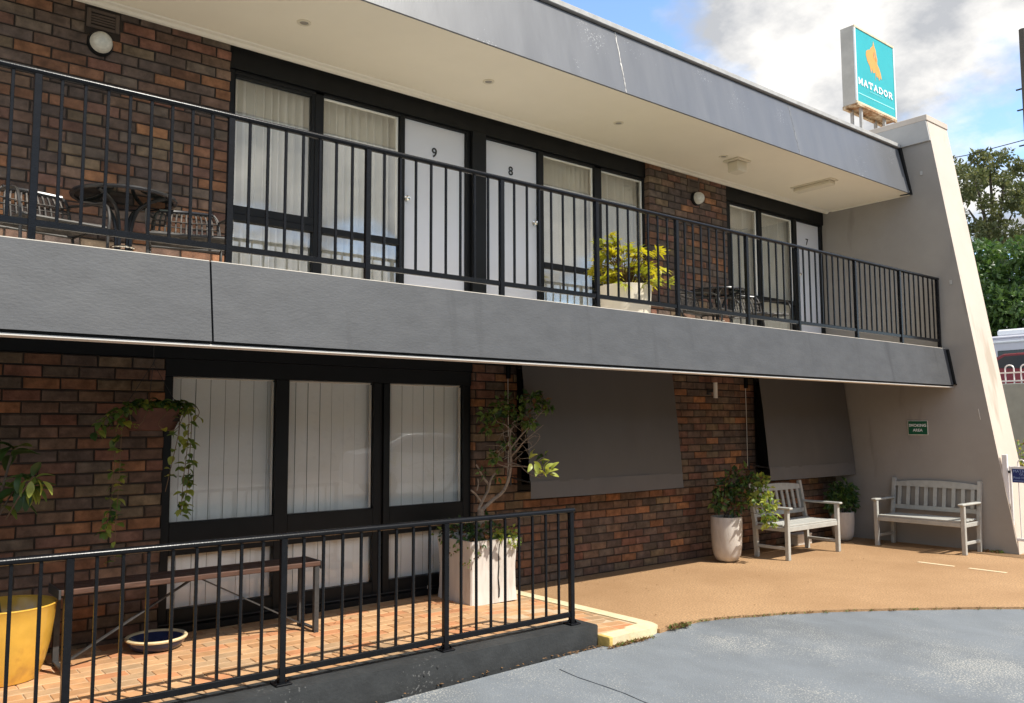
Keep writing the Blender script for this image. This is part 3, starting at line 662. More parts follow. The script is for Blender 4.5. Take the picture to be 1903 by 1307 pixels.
MB().box((-.13, -.11, -.022), (.13, .11, 0), .004).build('base_plate', 'fixture', t, world=False); MB().box((-.09, -.08, -.15), (.09, .08, -.023), .012).build('body', 'fixture', t, world=False)
t = thing('soffit_light', 'long flat cream light box on the soffit near the end wall', 'light fitting', (10.05, -.72, SO), R(0))
MB().box((-.09, -.30, -.016), (.09, .30, 0), .004).build('base_plate', 'fixture', t, world=False); MB().box((-.07, -.27, -.07), (.07, .27, -.017), .010).build('diffuser', 'fixture', t, world=False)
t = thing('tube_lamp', 'short white upright tube lamp on the brick between the awnings', 'wall lamp', (8.62, 0, 1.96))
b = MB(); b.tube([(8.62, -.12, 1.955), (8.62, -.12, 2.15)], .028, 14); b.build('tube', 'whiteplastic', t, True); MB().box((8.60, -.10, 2.03), (8.64, -.003, 2.07), .004).lathe([(.03, 0), (.03, .02)], 12, (8.62, -.02, 2.0)).build('bracket', 'galv', t)

# ------------------------------------------------------------------ awnings
def awning(x0, x1, lab):
    t = thing('awning', lab, 'awning', ((x0+x1)/2, -.2, .9), group='grey canvas drop awnings over the ground floor windows')
    N = 24; Kz = 10; y0, y1, zt, zb = -.20, -.325, 2.24, 1.06
    def sheet(za, zc, ya, yc, off, kz, bulge):
        b = MB(); vv = []
        for s in (0, .004):
            for k in range(kz+1):
                for i in range(N+1):
                    u = i/N; q = k/kz; sag = -.010*math.sin(math.pi*q)*bulge+.005*math.sin(u*9+q*2)*q+.0025*math.sin(u*41+3*math.sin(q*5))*(.3+q)+.002*math.sin(u*17-q*6)
                    vv.append((x0+(x1-x0)*u, ya+(yc-ya)*q+sag+off+s, za+(zc-za)*q-.006*math.sin(u*math.pi)*q))
        m = (N+1)*(kz+1); f = []
        for k in range(kz):
            for i in range(N):
                a = k*(N+1)+i; f.append((a, a+N+1, a+N+2, a+1)); f.append((m+a, m+a+1, m+a+N+2, m+a+N+1))
        for k in range(kz):
            a = k*(N+1); f.append((a, m+a, m+a+N+1, a+N+1)); a += N; f.append((a, a+N+1, m+a+N+1, m+a))
        for i in range(N):
            f.append((i, i+1, m+i+1, m+i)); a = kz*(N+1)+i; f.append((a, m+a, m+a+1, a+1))
        b.add(vv, f); return b
    sheet(zt, zb, y0, y1, 0, Kz, 1).build('canvas_sheet', 'canvas', t, True)
    sheet(zb+.012, .905, y1-.004, y1-.012, 0, 3, 0).build('hem_flap', 'canvashem', t, True)
    b = MB(); b.tube([(x0+.01, y1+.022, zb+.005), (x1-.01, y1+.022, zb+.005)], .013, 10); b.build('bottom_rod', 'blackpaint', t, True)
    b = MB(); b.tube([(x0-.02, -.15, 2.22), (x1, -.15, 2.22)], .028, 12); b.build('roller', 'blackpaint', t, True)
    b = MB(); b.tube([(x0+.005, -.01, 1.10), (x0+.005, y1+.02, 1.065)], .008, 8).tube([(x0+.005, -.008, 1.02), (x0+.005, -.008, 1.18)], .010, 8); b.build('arm', 'galv', t, True)
    b = MB(); b.tube([(x0-.03, -.012, 2.20), (x0-.028, -.014, 1.6), (x0-.03, -.012, 1.08)], .004, 6); b.build('pull_cord', 'whitestrip', t, True)
    MB().box((x0-.055, -.045, 2.10), (x0-.015, -.004, 2.235), .004).build('bracket', 'blackpaint', t)
awning(5.40, 7.70, 'grey canvas drop awning beside the small tree in the square planter')
awning(9.43, 11.52, 'grey canvas drop awning behind the white bench, next to the end wall')

# ------------------------------------------------------------------ roof sign
t = thing('roof_sign', 'teal light box sign with orange figure and MATADOR lettering above the roof', 'sign', (13.88, .45, 5.2))
SX0, SX1, SZ0, SZ1, SY0, SY1 = 13.20, 14.57, 7.03, 8.40, .30, .56
MB().box((SX0, SY0+.03, SZ0), (SX1, SY1, SZ1), .006).build('cabinet', 'signside', t)
MB().box((SX0+.035, SY0+.012, SZ0+.035), (SX1-.035, SY0+.028, SZ1-.035)).build('teal_face', 'signteal', t)
for q in (SX0, SX1-.034): MB().box((q, SY0, SZ0+.04), (q+.034, SY0+.029, SZ1-.04), .003).build('side_trim', 'signwhite', t)
for q in (SZ1-.039, SZ0): MB().box((SX0, SY0, q), (SX1, SY0+.029, q+.039), .003).build('edge_trim', 'signtrim', t)
MB().box((SX0, SY0-.005, SZ0-.045), (SX1, SY0+.035, SZ0-.002), .004).box((SX0, SY1-.05, SZ0-.06), (SX1, SY1+.01, SZ0-.002), .004).box((SX0+.01, SY0+.036, SZ0-.022), (SX1-.01, SY1-.051, SZ0-.004)).build('base_channel', 'rust', t)
for px in (13.42, 14.22):
    for py in (.36, .52): MB().box((px-.022, py-.022, 5.2), (px+.022, py+.022, SZ0-.024)).build('post', 'capping', t)
FY = SY0+.0085
def flat(pts, y, nm, m, par, th=.003): return MB().prism(pts, 1, y, y+th).build(nm, m, par)
fig = [(.0, -.30), (.02, -.10), (-.05, -.14), (-.08, -.05), (-.105, -.17), (-.135, -.03), (-.20, .06), (-.235, .18), (-.22, .27), (-.17, .31), (-.12, .33), (-.08, .40), (-.035, .44), (-.01, .56), (.015, .45), (.05, .38), (.06, .30), (.085, .20), (.075, .10), (.13, .02), (.17, -.08), (.19, -.20), (.14, -.17), (.12, -.25), (.09, -.16), (.055, -.20), (.03, -.12)]
cx, cz = 13.86, 7.90
flat([(cx+a*1.22, cz+c*.84-.08) for a, c in fig], FY, 'figure', 'signorange', t)
for q in ([(-.02, .26), (.0, .34), (.015, .27), (.0, .18)], [(.04, .24), (.052, .19), (.045, .13), (.036, .18)]): flat([(cx+a*1.22, cz+c*.84-.08) for a, c in q], FY-.003, 'figure_mark', 'rust', t, .002)
flat([(SX0+.07, 7.212), (SX1-.07, 7.212), (SX1-.07, 7.228), (SX0+.07, 7.228)], FY, 'rule', 'signline', t)
GL = {'M': ([((.12, 0), (.12, 1)), ((.88, 0), (.88, 1)), ((.12, 1), (.5, .25)), ((.5, .25), (.88, 1))], [(0, .27, 0), (.72, 1.02, 0), (0, .2, 1), (.8, 1.02, 1)]),
      'A': ([((.1, 0), (.5, 1)), ((.5, 1), (.9, 0)), ((.25, .35), (.75, .35))], [(-.05, .28, 0), (.72, 1.05, 0), (.3, .6, 1)]),
      'T': ([((.5, 0), (.5, 1)), ((.02, .95), (.98, .95)), ((.05, .75), (.05, 1)), ((.95, .75), (.95, 1))], [(.3, .7, 0)]),
      'D': ([((.18, 0), (.18, 1)), ((.18, .95), (.6, .95)), ((.6, .95), (.92, .65)), ((.92, .65), (.92, .35)), ((.92, .35), (.6, .05)), ((.6, .05), (.18, .05))], [(0, .35, 0), (0, .35, 1)]),
      'O': ([((.35, .95), (.65, .95)), ((.65, .95), (.92, .65)), ((.92, .65), (.92, .35)), ((.92, .35), (.65, .05)), ((.65, .05), (.35, .05)), ((.35, .05), (.08, .35)), ((.08, .35), (.08, .65)), ((.08, .65), (.35, .95))], []),
      'R': ([((.18, 0), (.18, 1)), ((.18, .95), (.65, .95)), ((.65, .95), (.85, .75)), ((.85, .75), (.65, .5)), ((.65, .5), (.18, .5)), ((.5, .5), (.88, 0))], [(0, .36, 0), (.72, 1.05, 0), (0, .3, 1)])}
def slab_word(word, x0, x1, z0, h, y, par, m):
    n = len(word); cell = (x1-x0)/n; gw = cell*.80; k = 0
    for i, ch in enumerate(word):
        b = MB(); ox = x0+cell*i+cell*.1; st, sf = GL[ch]
        for (p, q) in st:
            k += 1; a = V((ox+p[0]*gw, y-.00006*k, z0+p[1]*h)); c = V((ox+q[0]*gw, y-.00006*k, z0+q[1]*h)); d = (c-a).normalized(); b.bar(a-d*.010, c+d*.010, .026, .004, up=V((0, 1, 0)))
        for (a, c, lv) in sf:
            k += 1; zc = z0+lv*h+(.008 if lv == 0 else -.008); b.bar((ox+a*gw, y-.00006*k, zc), (ox+c*gw, y-.00006*k, zc), .020, .004, up=V((0, 1, 0)))
        b.build('letter', m, par)
slab_word('MATADOR', SX0+.065, SX1-.11, 7.385, .105, FY-.001, t, 'signwhite')
b = MB()
for i in range(9): b.box((13.66+.05*i, FY, 7.322), (13.66+.05*i+.034, FY+.003, 7.345+.006*(i % 2)))
b.build('tagline', 'signtext2', t)

# wall signs
t = thing('smoking_sign', 'small green SMOKING AREA sign on the end wall above the bench', 'sign', (L, -1.235, 1.47))
MB().box((L-.008, -1.375, 1.470), (L-.002, -1.100, 1.668), .002).build('border', 'whitestrip', t); MB().box((L-.012, -1.366, 1.479), (L-.0085, -1.109, 1.659)).build('panel', 'green', t)
rotm = Matrix(((0, 0, -1, 0), (-1, 0, 0, 0), (0, 1, 0, 0), (0, 0, 0, 1)))
for body, z in (('SMOKING', 1.60), ('AREA', 1.535)):
    o = link('lettering', text_mesh(body, .053, 'lettering', 'signwhite', .0008, offset=.001), t); o.matrix_basis = Matrix.Translation((L-.0135, -1.2375, z)) @ rotm
# ------------------------------------------------------------------ gate at the right edge
GX = 11.62
t = thing('pool_gate', 'white metal loop top gate at the right edge beside the end wall', 'gate', (GX, -2.7, 0))
MB().box((GX-.022, -2.325, 0), (GX+.022, -2.265, 1.23), .004).build('gate_post', 'whitemetal', t)
MB().box((GX-.013, -3.4, 1.05), (GX+.013, -2.365, 1.085), .003).box((GX-.013, -3.4, .16), (GX+.013, -2.365, .195), .003).box((GX-.013, -2.364, .16), (GX+.013, -2.338, 1.085), .003).build('gate_frame', 'whitemetal', t)
for i in range(7):
    ya = -2.44-.14*i; yb = ya-.085; b = MB(); pts = [(GX, ya, .19)]+[(GX, ya, 1.12)]+[(GX, (ya+yb)/2+.0425*math.cos(a), 1.12+.05*math.sin(a)) for a in [math.pi*k/6 for k in range(1, 6)]]+[(GX, yb, 1.12), (GX, yb, .19)]
    b.tube(pts, .007, 6); b.build('loop_bar', 'whitemetal', t, True)
MB().box((GX-.02, -2.36, 1.0), (GX+.02, -2.33, 1.03), .003).build('hinge', 'galv', t)
t = thing('pool_sign', 'dark blue notice board fixed on the white gate, cut by the photo edge', 'sign', (GX, -2.6, .9))
MB().box((GX-.020, -2.86, .885), (GX-.014, -2.375, 1.055), .005).build('panel', 'navy', t)
for body, z, yy, s in (('MATADOR MOTEL', 1.025, -2.39, .048), ('GUESTS', .99, -2.46, .044), ('Pool Hours', .945, -2.39, .044)):
    o = link('lettering', text_mesh(body, s, 'lettering', 'navytext', .0006, align='LEFT'), t); o.matrix_basis = Matrix.Translation((GX-.0212, yy, z)) @ rotm
MB().box((GX-.0212, -2.85, .905), (GX-.0203, -2.39, .910)).build('rule', 'navytext', t)

# ------------------------------------------------------------------ balcony furniture
def make_chair(label):
    t = thing('bistro_chair', label, 'chair', group='woven bistro chairs on the balcony')
    W, D, S, B = .235, .22, .41, .665
    def legpath(sx): return smooth_path([(sx*W, D, 0), (sx*W, D-.01, .3), (sx*W, D+.02, S), (sx*W*.92, D+.06, B-.06), (sx*W*.78, D+.075, B)], 4)
    for sx in (-1, 1):
        b = MB(); b.tube(legpath(sx), .010, 8); b.build('back_leg', 'tubemetal', t, True, False)
        b = MB(); b.tube(smooth_path([(sx*W*.95, D+.05, S+.20), (sx*(W+.02), D-.12, S+.185), (sx*(W+.03), -D+.06, S+.15), (sx*(W+.03), -D-.02, S+.06), (sx*(W+.02), -D-.03, S-.1), (sx*(W+.02), -D-.04, 0)], 5), .010, 8); b.build('arm_leg', 'tubemetal', t, True, False)
    b = MB(); b.tube(smooth_path([(-W*.78, D+.075, B), (0, D+.10, B+.010), (W*.78, D+.075, B)], 5), .016, 8); b.build('top_rail', 'tabletube', t, True, False)
    b = MB(); b.tube([(-W, D, S-.02), (W, D, S-.02), (W+.02, -D-.02, S-.02), (-W-.02, -D-.02, S-.02), (-W, D, S-.02)], .009, 6); b.build('seat_frame', 'tubemetal', t, True, False)
    b = MB(); n = 13
    for i in range(n):
        x = -W+.02+(2*W-.04)*i/(n-1); b.tube(smooth_path([(x, D+.01, S+.02), (x*.98, D+.04+.025*(1-(x/W)**2), S+.18), (x*.86, D+.075+.025*(1-(x/W)**2), B)], 3), .0075, 5)
    for zz_ in (S+.05, S+.10, S+.14, S+.18):
        b.tube([(-W+.01, D+.025+.004, zz_), (0, D+.055, zz_), (W-.01, D+.025+.004, zz_)], .005, 5)
    b.build('backrest', 'wicker', t, True, False)
    b = MB()
    for i in range(15):
        y = -D+.0+(2*D-.03)*i/14; b.tube([(-W, y, S-.008), (0, y, S-.016), (W, y, S-.008)], .0085, 5)
    for i in range(4):
        x = -W*.7+W*1.4*i/3; b.bar((x, -D, S-.006), (x, D-.02, S-.006), .018, .006)
    b.build('seat', 'wicker', t, True, False)
    return t
def make_table(label, loc):
    t = thing('bistro_table', label, 'table', loc, group='round glass bistro tables on the balcony')
    b = MB().lathe([(.315, .700), (.340, .700), (.345, .712), (.338, .724), (.315, .724), (.315, .700)], 36, cap=(0, 0)); b.build('rim', 'tabletube', t, True, False)
    MB().lathe([(.0001, .706), (.314, .706), (.314, .714), (.0001, .714)], 36).build('glass_top', 'tableglass', t, True, False)
    for i in range(4):
        a = R(45+90*i); c, s = math.cos(a), math.sin(a); b = MB()
        b.tube(smooth_path([(.31*c, .31*s, .702), (.20*c, .20*s, .68), (.10*c, .10*s, .62), (.055*c, .055*s, .48), (.055*c, .055*s, .25), (.075*c, .075*s, .10), (.19*c, .19*s, .012)], 5), .014, 8); b.build('leg', 'tabletube', t, True, False)
    b = MB(); b.tube([(.075*math.cos(2*math.pi*i/16), .075*math.sin(2*math.pi*i/16), .36) for i in range(17)], .008, 6, caps=False).tube([(.085*math.cos(2*math.pi*i/16), .085*math.sin(2*math.pi*i/16), .08) for i in range(17)], .012, 6, caps=False); b.build('ring', 'chrome', t, True, False)
    return t
CG = 'woven bistro chairs on the balcony'
ch = make_chair('woven bistro chair left of the far left balcony table')
ch.matrix_basis = Matrix.Translation((1.02, -.80, BF)) @ Matrix.Rotation(R(11), 4, 'Z')
dup(ch, (1.86, -.86, BF), R(-15), 'woven bistro chair between the far left table and the balcony window', CG)
dup(ch, (7.70, -.78, BF), R(12), 'woven bistro chair between the yellow leaved plant and the right table', CG)
dup(ch, (8.42, -.92, BF), R(-19), 'woven bistro chair in front of the right table below window 7', CG)
make_table('round glass topped table on the balcony at the far left', (1.52, -.55, BF))
make_table('round glass topped table on the balcony in front of the brick pier', (8.20, -.50, BF))

# ------------------------------------------------------------------ plants: helpers
def clumps(b, centres, n, L_, W_, ms, up=(0, 0, 1), droop=.2, zlo=-.4):
    for _ in range(n):
        c, r = rnd.choice(centres); c = V(c)
        d = rdir(); q = d*(r*rnd.uniform(.35, 1.0)); q.z *= .85
        dd = (d+rdir()*.7+V((0, 0, rnd.uniform(-.5, .3)))); s = rnd.uniform(.7, 1.25)
        b.leaf(c+q, dd, rdir(.2, 1), L_*s, W_*s, rnd.choice(ms), droop)
    return b
def palmate_mesh(name, m, seed, Lf=.15):
    rr = random.Random(seed); b = MB(); n = 9
    for i in range(n):
        a = (i/(n-1)-.5)*R(235)+rr.uniform(-.08, .08); ln = Lf*(1-.38*abs(i/(n-1)-.5)*2)*rr.uniform(.85, 1.1)
        b.leaf((0, 0, 0), (math.sin(a), math.cos(a), rr.uniform(-.05, .25)), (0, 0, 1), ln, ln*.27, 0, .22)
    return b.mesh(name, [m])
PH = [palmate_mesh('leaf', 'leafphilo', 1, .17), palmate_mesh('leaf', 'leafphilo2', 2, .15), palmate_mesh('leaf', 'leafphilo', 3, .13)]
# big cream pot with lobed yellow-green leaves
t = thing('potted_philodendron', 'large cream pot with bright yellow green lobed leaves on the balcony', 'potted plant', (6.29, -.80, BF))
MB().lathe([(.20, 0), (.215, .01), (.25, .25), (.268, .50), (.275, .535), (.262, .54), (.25, .50), (.245, .47)], 36).build('pot', 'creampot', t, True, False)
MB().lathe([(.0001, .475), (.25, .47)], 24).build('soil', 'soil', t, False, False)
b = MB(); rl = random.Random(5)
spots = []
for i in range(92):
    a = rl.uniform(0, 2*math.pi); el = rl.uniform(.15, 1.25); ln = rl.uniform(.22, .50)*(1.15 if math.sin(el) > .7 else 1)
    tip = V((math.cos(a)*math.cos(el)*ln*.72+.02, math.sin(a)*math.cos(el)*ln, .46+math.sin(el)*ln)); spots.append((tip, a, el))
for (tx, tz) in ((-.26, .98), (-.20, 1.05), (-.10, 1.0), (-.14, .92), (-.05, .90), (-.28, .88), (-.18, .86), (.02, .95), (-.22, .94), (-.12, .98), (-.08, .84), (-.24, .80), (.06, .88), (-.30, .95)): spots.append((V((tx*.78+rl.uniform(-.03, .03), -tx*.2, tz+.02)), rl.uniform(0, 6.28), .7))
for (tip, a, el) in spots:
    b.tube(smooth_path([(tip.x*.12, tip.y*.12, .46), (tip.x*.55, tip.y*.55, .46+(tip.z-.46)*.75), tip], 3), .004, 5)
b.build('stems', 'leafrust', t, True, False)
for (tip, a, el) in spots:
    o = link('leaf', rl.choice(PH), t, False); d = V((math.cos(a)*.8, math.sin(a)*.8, rl.uniform(-.4, .5))).normalized()
    o.matrix_basis = Matrix.Translation(tip) @ d.to_track_quat('Y', 'Z').to_matrix().to_4x4() @ Matrix.Rotation(rl.uniform(-.6, .6), 4, 'Y') @ Matrix.Scale(rl.uniform(.75, 1.1), 4)
t = thing('terracotta_pot', 'small brown terracotta pot on the balcony beside the cream pot', 'pot', (6.98, -.62, BF))
MB().lathe([(.085, 0), (.11, .24), (.125, .245), (.13, .30), (.115, .30), (.10, .25)], 24).build('pot', 'terracotta', t, True, False); MB().lathe([(.0001, .27), (.11, .265)], 16).build('soil', 'soil', t, False, False)

# ------------------------------------------------------------------ porch things
t = thing('yellow_pot_plant', 'glossy yellow glazed pot with a dark leaved plant at the left edge', 'potted plant', (.92, -.50, FL))
MB().lathe([(.185, 0), (.20, .006), (.235, .10), (.262, .22), (.280, .36), (.288, .445), (.294, .455), (.288, .462), (.270, .452), (.262, .36), (.25, .34)], 48).build('pot', 'yellowglaze', t, True, False)
MB().lathe([(.0001, .36), (.255, .35)], 24).build('soil', 'soil', t, False, False)
b = MB(); b.tube(smooth_path([(-.02, 0, .35), (-.08, .02, .8), (-.05, 0, 1.15), (.0, -.02, 1.42)], 4), [.012]*9+[.008]*4, 7); b.tube(smooth_path([(-.06, .0, 1.0), (.02, -.03, 1.18), (.09, -.05, 1.22)], 3), .006, 6); b.tube(smooth_path([(-.07, .01, .95), (-.16, .0, 1.15), (-.2, -.02, 1.3)], 3), .006, 6); b.build('stem', 'darkbark', t, True, False)
def bigleaf(mk, Lf, W):
    b = MB(); vv = []; rows = 6
    for i in range(rows+1):
        q = i/rows; wd = W*math.sin(math.pi*min(1, q*.92+.04))**.8*(1-.15*q); z = .05*Lf*math.sin(q*math.pi)-.22*Lf*q*q
        vv += [(-wd/2, Lf*q, z+wd*.16), (0, Lf*q, z), (wd/2, Lf*q, z+wd*.16)]
    f = []
    for i in range(rows):
        a = i*3; f += [(a, a+1, a+4, a+3), (a+1, a+2, a+5, a+4)]
    return b.add(vv, f).mesh('leaf', [mk], True)
BL = [bigleaf('leafdark', .16, .075), bigleaf('leafdark', .13, .06), bigleaf('leafmid', .14, .07), bigleaf('leafyellow', .13, .065)]
rl = random.Random(9)
def put_leaf(par, me, p, d, roll=0, sc=1):
    o = link('leaf', me, par, False); d = V(d).normalized(); o.matrix_basis = Matrix.Translation(p) @ d.to_track_quat('Y', 'Z').to_matrix().to_4x4() @ Matrix.Rotation(roll, 4, 'Y') @ Matrix.Scale(sc, 4); return o
for (cx_, cy_, cz_, n) in ((.0, -.02, 1.42, 9), (.08, -.05, 1.22, 8), (-.2, -.02, 1.28, 7), (-.05, 0, 1.12, 6), (.02, -.03, 1.15, 5)):
    for i in range(n):
        a = 2*math.pi*i/n+rl.uniform(-.3, .3); put_leaf(t, BL[rl.randrange(3) if rl.random() < .85 else 2], (cx_, cy_, cz_+rl.uniform(-.05, .03)), (math.cos(a), math.sin(a), rl.uniform(-.5, .6)), rl.uniform(-.4, .4), rl.uniform(.8, 1.15))
for (dx, dzz, me) in ((.02, -.9, 0), (.10, -.55, 3), (.14, -.7, 3), (.06, -.8, 3), (-.05, -1.0, 0), (.16, -.4, 2)): put_leaf(t, BL[me], (.06+dx*.3, -.07, 1.19), (dx*3, -.4, dzz), rl.uniform(-.3, .3), .95)
b = MB(); b.tube([V(q)-V((.92, -.50, FL)) for q in smooth_path([(.90, -.52, 1.05), (.93, -.8, 1.22), at(62, 885, -1.08)], 4)], .005, 6); b.build('branch', 'darkbark', t, True, False)
for (u, v, dx, dzz, me) in ((80, 895, .5, -.6, 3), (70, 892, .25, -.75, 3), (58, 895, -.1, -.9, 3), (50, 892, -.4, -.7, 2), (60, 885, .1, .4, 0), (66, 888, .6, .2, 2), (45, 888, -.7, .1, 0), (40, 880, -.3, -.9, 0)): put_leaf(t, BL[me], at(u, v, -1.10)-V((.92, -.50, FL)), (dx, -.25, dzz), rl.uniform(-.4, .4), .72)
# bowl
t = thing('glazed_bowl', 'shallow dark blue glazed bowl with cream rim on the porch tiles', 'bowl', (1.89, -.34, FL+.001))
MB().lathe([(.13, 0), (.165, .012), (.19, .045), (.198, .068), (.196, .072)], 40).lathe([(.196, .072), (.182, .074), (.168, .05), (.14, .03), (.0001, .026)], 40, cap=(0, 0)).build('bowl', 'blueglaze', t, True, False)
MB().lathe([(.196, .066), (.207, .070), (.210, .080), (.202, .088), (.188, .086), (.181, .072)], 40, cap=(0, 0)).build('rim', 'creamglaze', t, True, False)
# long timber bench with steel legs
t = thing('timber_bench', 'long narrow dark timber bench on thin steel legs below the window', 'bench', (2.1, -.5, FL))
for i, (y0, y1) in enumerate(((-.66, -.56), (-.553, -.455), (-.448, -.35))):
    MB().box((1.20, y0, .555), (3.0, y1, .592), .005).build('plank', 'timber', t)
for q in (2.997, 1.188): MB().box((q, -.665, .535), (q+.015, -.345, .594), .002).build('end_cap', 'galv', t)
for x in (1.24, 2.97):
    for y in (-.64, -.37): MB().box((x-.018, y-.018, FL), (x+.018, y-.013, .553)).box((x-.018, y-.0125, FL), (x-.013, y+.018, .553)).box((x+.004, y-.0125, FL), (x+.009, y+.018, .553)).build('leg', 'galv', t)
    MB().box((x-.015, -.62, FL+.02), (x+.015, -.39, FL+.032)).build('foot_rail', 'galv', t)
for xe in (1.27, 2.93):
    b = MB(); b.bar((2.10+(.03 if xe > 2 else -.03), -.505, .54), (xe, -.505, FL+.04), .028, .010); b.build('brace', 'galv', t)
# square planter with small gnarled tree
PX0, PX1, PY0, PY1 = 4.44, 4.97, -.645, -.115
t = thing('square_planter', 'tall square whitewashed planter holding a small bare branched ficus tree', 'planter', ((PX0+PX1)/2, (PY0+PY1)/2, FL))
b = MB(); cx, cyy = (PX0+PX1)/2, (PY0+PY1)/2; rings = []
for (z, s) in ((pz(4.7)+.0, 1.0), (FL+.10, .965), (FL+.28, .955), (FL+.45, .985), (FL+.545, 1.02), (FL+.545, .93), (FL+.47, .92)):
    h = (PX1-PX0)/2*s; c = .012
    rings.append([(cx-h+c, cyy-h, z), (cx+h-c, cyy-h, z), (cx+h, cyy-h+c, z), (cx+h, cyy+h-c, z), (cx+h-c, cyy+h, z), (cx-h+c, cyy+h, z), (cx-h, cyy+h-c, z), (cx-h, cyy-h+c, z)])
vv = [p for q in rings for p in q]
b.add(vv, [(i*8+j, i*8+(j+1) % 8, (i+1)*8+(j+1) % 8, (i+1)*8+j) for i in range(len(rings)-1) for j in range(8)]+[tuple(reversed(range(8)))])
b.build('planter_box', 'whitebox', t)
MB().box((cx-.25, cyy-.25, FL+.3), (cx+.25, cyy+.25, FL+.48)).build('soil', 'soil', t)
b = MB(); cz0 = FL
crack = [(4.755, .50), (4.750, .40), (4.757, .30), (4.748, .20), (4.755, .10), (4.75, .03)]
for i in range(len(crack)-1): b.bar((crack[i][0], PY0+.008 if .12 < crack[i][1] < .45 else PY0-.001, crack[i][1]+FL), (crack[i+1][0], PY0+.008 if .12 < crack[i+1][1] < .45 else PY0-.001, crack[i+1][1]+FL), .006, .010)
b.build('crack', 'dark', t)
Yt = -.38
def px(path, ys): return [at(u, v, y) for (u, v), y in zip(path, ys if isinstance(ys, (list, tuple)) else [ys]*len(path))]
tw = MB()
def br(path, ys, ra, rb):
    pts = smooth_path(px(path, ys), 3); n_ = len(pts); tw.tube(pts, [ra+(rb-ra)*i/(n_-1) for i in range(n_)], 7)
br([(897, 1010), (895, 975), (893, 945)], Yt, .034, .031)
br([(893, 950), (915, 930), (936, 912), (947, 882), (949, 850), (947, 820), (949, 800)], Yt, .019, .009)
br([(940, 908), (944, 885), (943, 868)], Yt+.02, .011, .008)
br([(889, 948), (897, 930), (909, 905), (898, 888), (890, 872), (885, 864)], Yt, .015, .007)
br([(909, 905), (913, 890), (920, 880)], Yt-.03, .010, .008)
br([(893, 932), (885, 920), (875, 911)], Yt-.02, .011, .008)
br([(886, 912), (889, 900), (888, 890)], Yt, .007, .005)
br([(949, 805), (940, 790), (925, 785), (918, 770)], Yt, .006, .002)
br([(949, 800), (957, 785), (948, 765)], Yt+.03, .006, .002)
br([(948, 835), (968, 810), (985, 792), (1003, 770), (1012, 762)], [Yt, Yt-.05, Yt-.1, Yt-.15, Yt-.18], .008, .002)
br([(948, 852), (970, 825), (992, 805), (1010, 790)], [Yt, Yt-.08, Yt-.15, Yt-.2], .007, .002)
br([(948, 866), (975, 867), (990, 872), (1004, 884), (1016, 878), (1022, 872)], [Yt, Yt-.25, Yt-.5, Yt-.65, Yt-.74, Yt-.77], .008, .003)
br([(948, 860), (965, 865), (982, 880), (1003, 888)], [Yt, Yt-.15, Yt-.4, Yt-.65], .006, .003)
br([(947, 848), (962, 838), (972, 828), (985, 850)], [Yt, Yt-.1, Yt-.2, Yt-.3], .005, .002)
br([(944, 868), (925, 862), (912, 845)], Yt, .005, .002)
br([(947, 840), (938, 820), (935, 800)], Yt+.05, .005, .002)
rb2 = random.Random(21)
for _ in range(34):
    u, v = rb2.uniform(920, 1000), rb2.uniform(770, 870); y = Yt-rb2.uniform(-.05, .2); br([(u, v), (u+rb2.uniform(-12, 16), v-rb2.uniform(2, 14)), (u+rb2.uniform(-20, 30), v-rb2.uniform(4, 24))], y, .0032, .0012)
tw.build('branches', 'bark', t, True)
b = MB(); cs = [(at(u, v, Yt+dy), r) for u, v, dy, r in ((925, 765, .05, .10), (940, 752, 0, .12), (962, 758, -.03, .11), (985, 752, -.08, .10), (905, 795, 0, .07), (920, 780, .06, .09), (975, 775, 0, .10), (1005, 748, -.1, .09), (990, 740, -.05, .08), (905, 770, .02, .08), (940, 822, .05, .06), (945, 775, .08, .12), (1020, 757, -.12, .04), (918, 850, 0, .04), (985, 785, -.1, .05))]
clumps(b, cs, 460, .070, .038, [0, 0, 1, 1, 1, 2])
cs2 = [(at(u, v, Yt), r) for u, v, r in ((898, 880, .05), (925, 885, .04), (1010, 848, .04))]; clumps(b, cs2, 30, .06, .032, [0, 1])
b.build('foliage', ['leafdark', 'leafmid', 'leafrust'], t)['kind'] = 'stuff'
for (u, v, y, dx, dzz) in ((983, 853, -1.15, .2, .3), (992, 858, -1.16, .4, -.4), (997, 868, -1.15, -.3, -.5), (1002, 858, -1.15, .6, .2), (1010, 874, -1.16, .1, .9), (1006, 880, -1.14, -.6, .3), (1020, 878, -1.18, .7, .35), (1024, 872, -1.18, .4, .6), (1022, 882, -1.16, .8, -.1), (988, 848, -1.15, -.2, .5), (1013, 872, -1.18, .5, .5), (994, 862, -1.17, .1, -.8), (987, 862, -1.16, -.5, -.5), (1000, 874, -1.15, .7, -.4), (1016, 882, -1.18, -.2, .8)):
    o = link('leaf', BL[3], t); o.matrix_basis = t.matrix_basis @ (Matrix.Identity(4)) ; o.matrix_parent_inverse = t.matrix_basis.inverted()
    o.matrix_basis = Matrix.Translation(at(u, v, y)) @ V((dx, -.35, dzz)).normalized().to_track_quat('Y', 'Z').to_matrix().to_4x4() @ Matrix.Rotation(rl.uniform(-1, 1), 4, 'Y') @ Matrix.Scale(.70, 4)
b = MB(); clumps(b, [(V((cx+dx, cyy+dy, FL+.59)), .14) for dx, dy in ((-.2, -.2), (-.1, -.22), (0, -.1), (.1, .05), (-.15, .05), (.18, .1), (-.22, .15), (.1, -.15))], 330, .055, .032, [0, 0, 1, 2])
clumps(b, [(V((cx+.14, cyy-.22, FL+.58)), .07), (V((cx+.25, cyy-.2, FL+.60)), .07), (V((cx+.22, cyy-.27, FL+.50)), .05), (V((cx+.05, cyy-.24, FL+.57)), .05)], 150, .044, .032, [1, 3, 3])
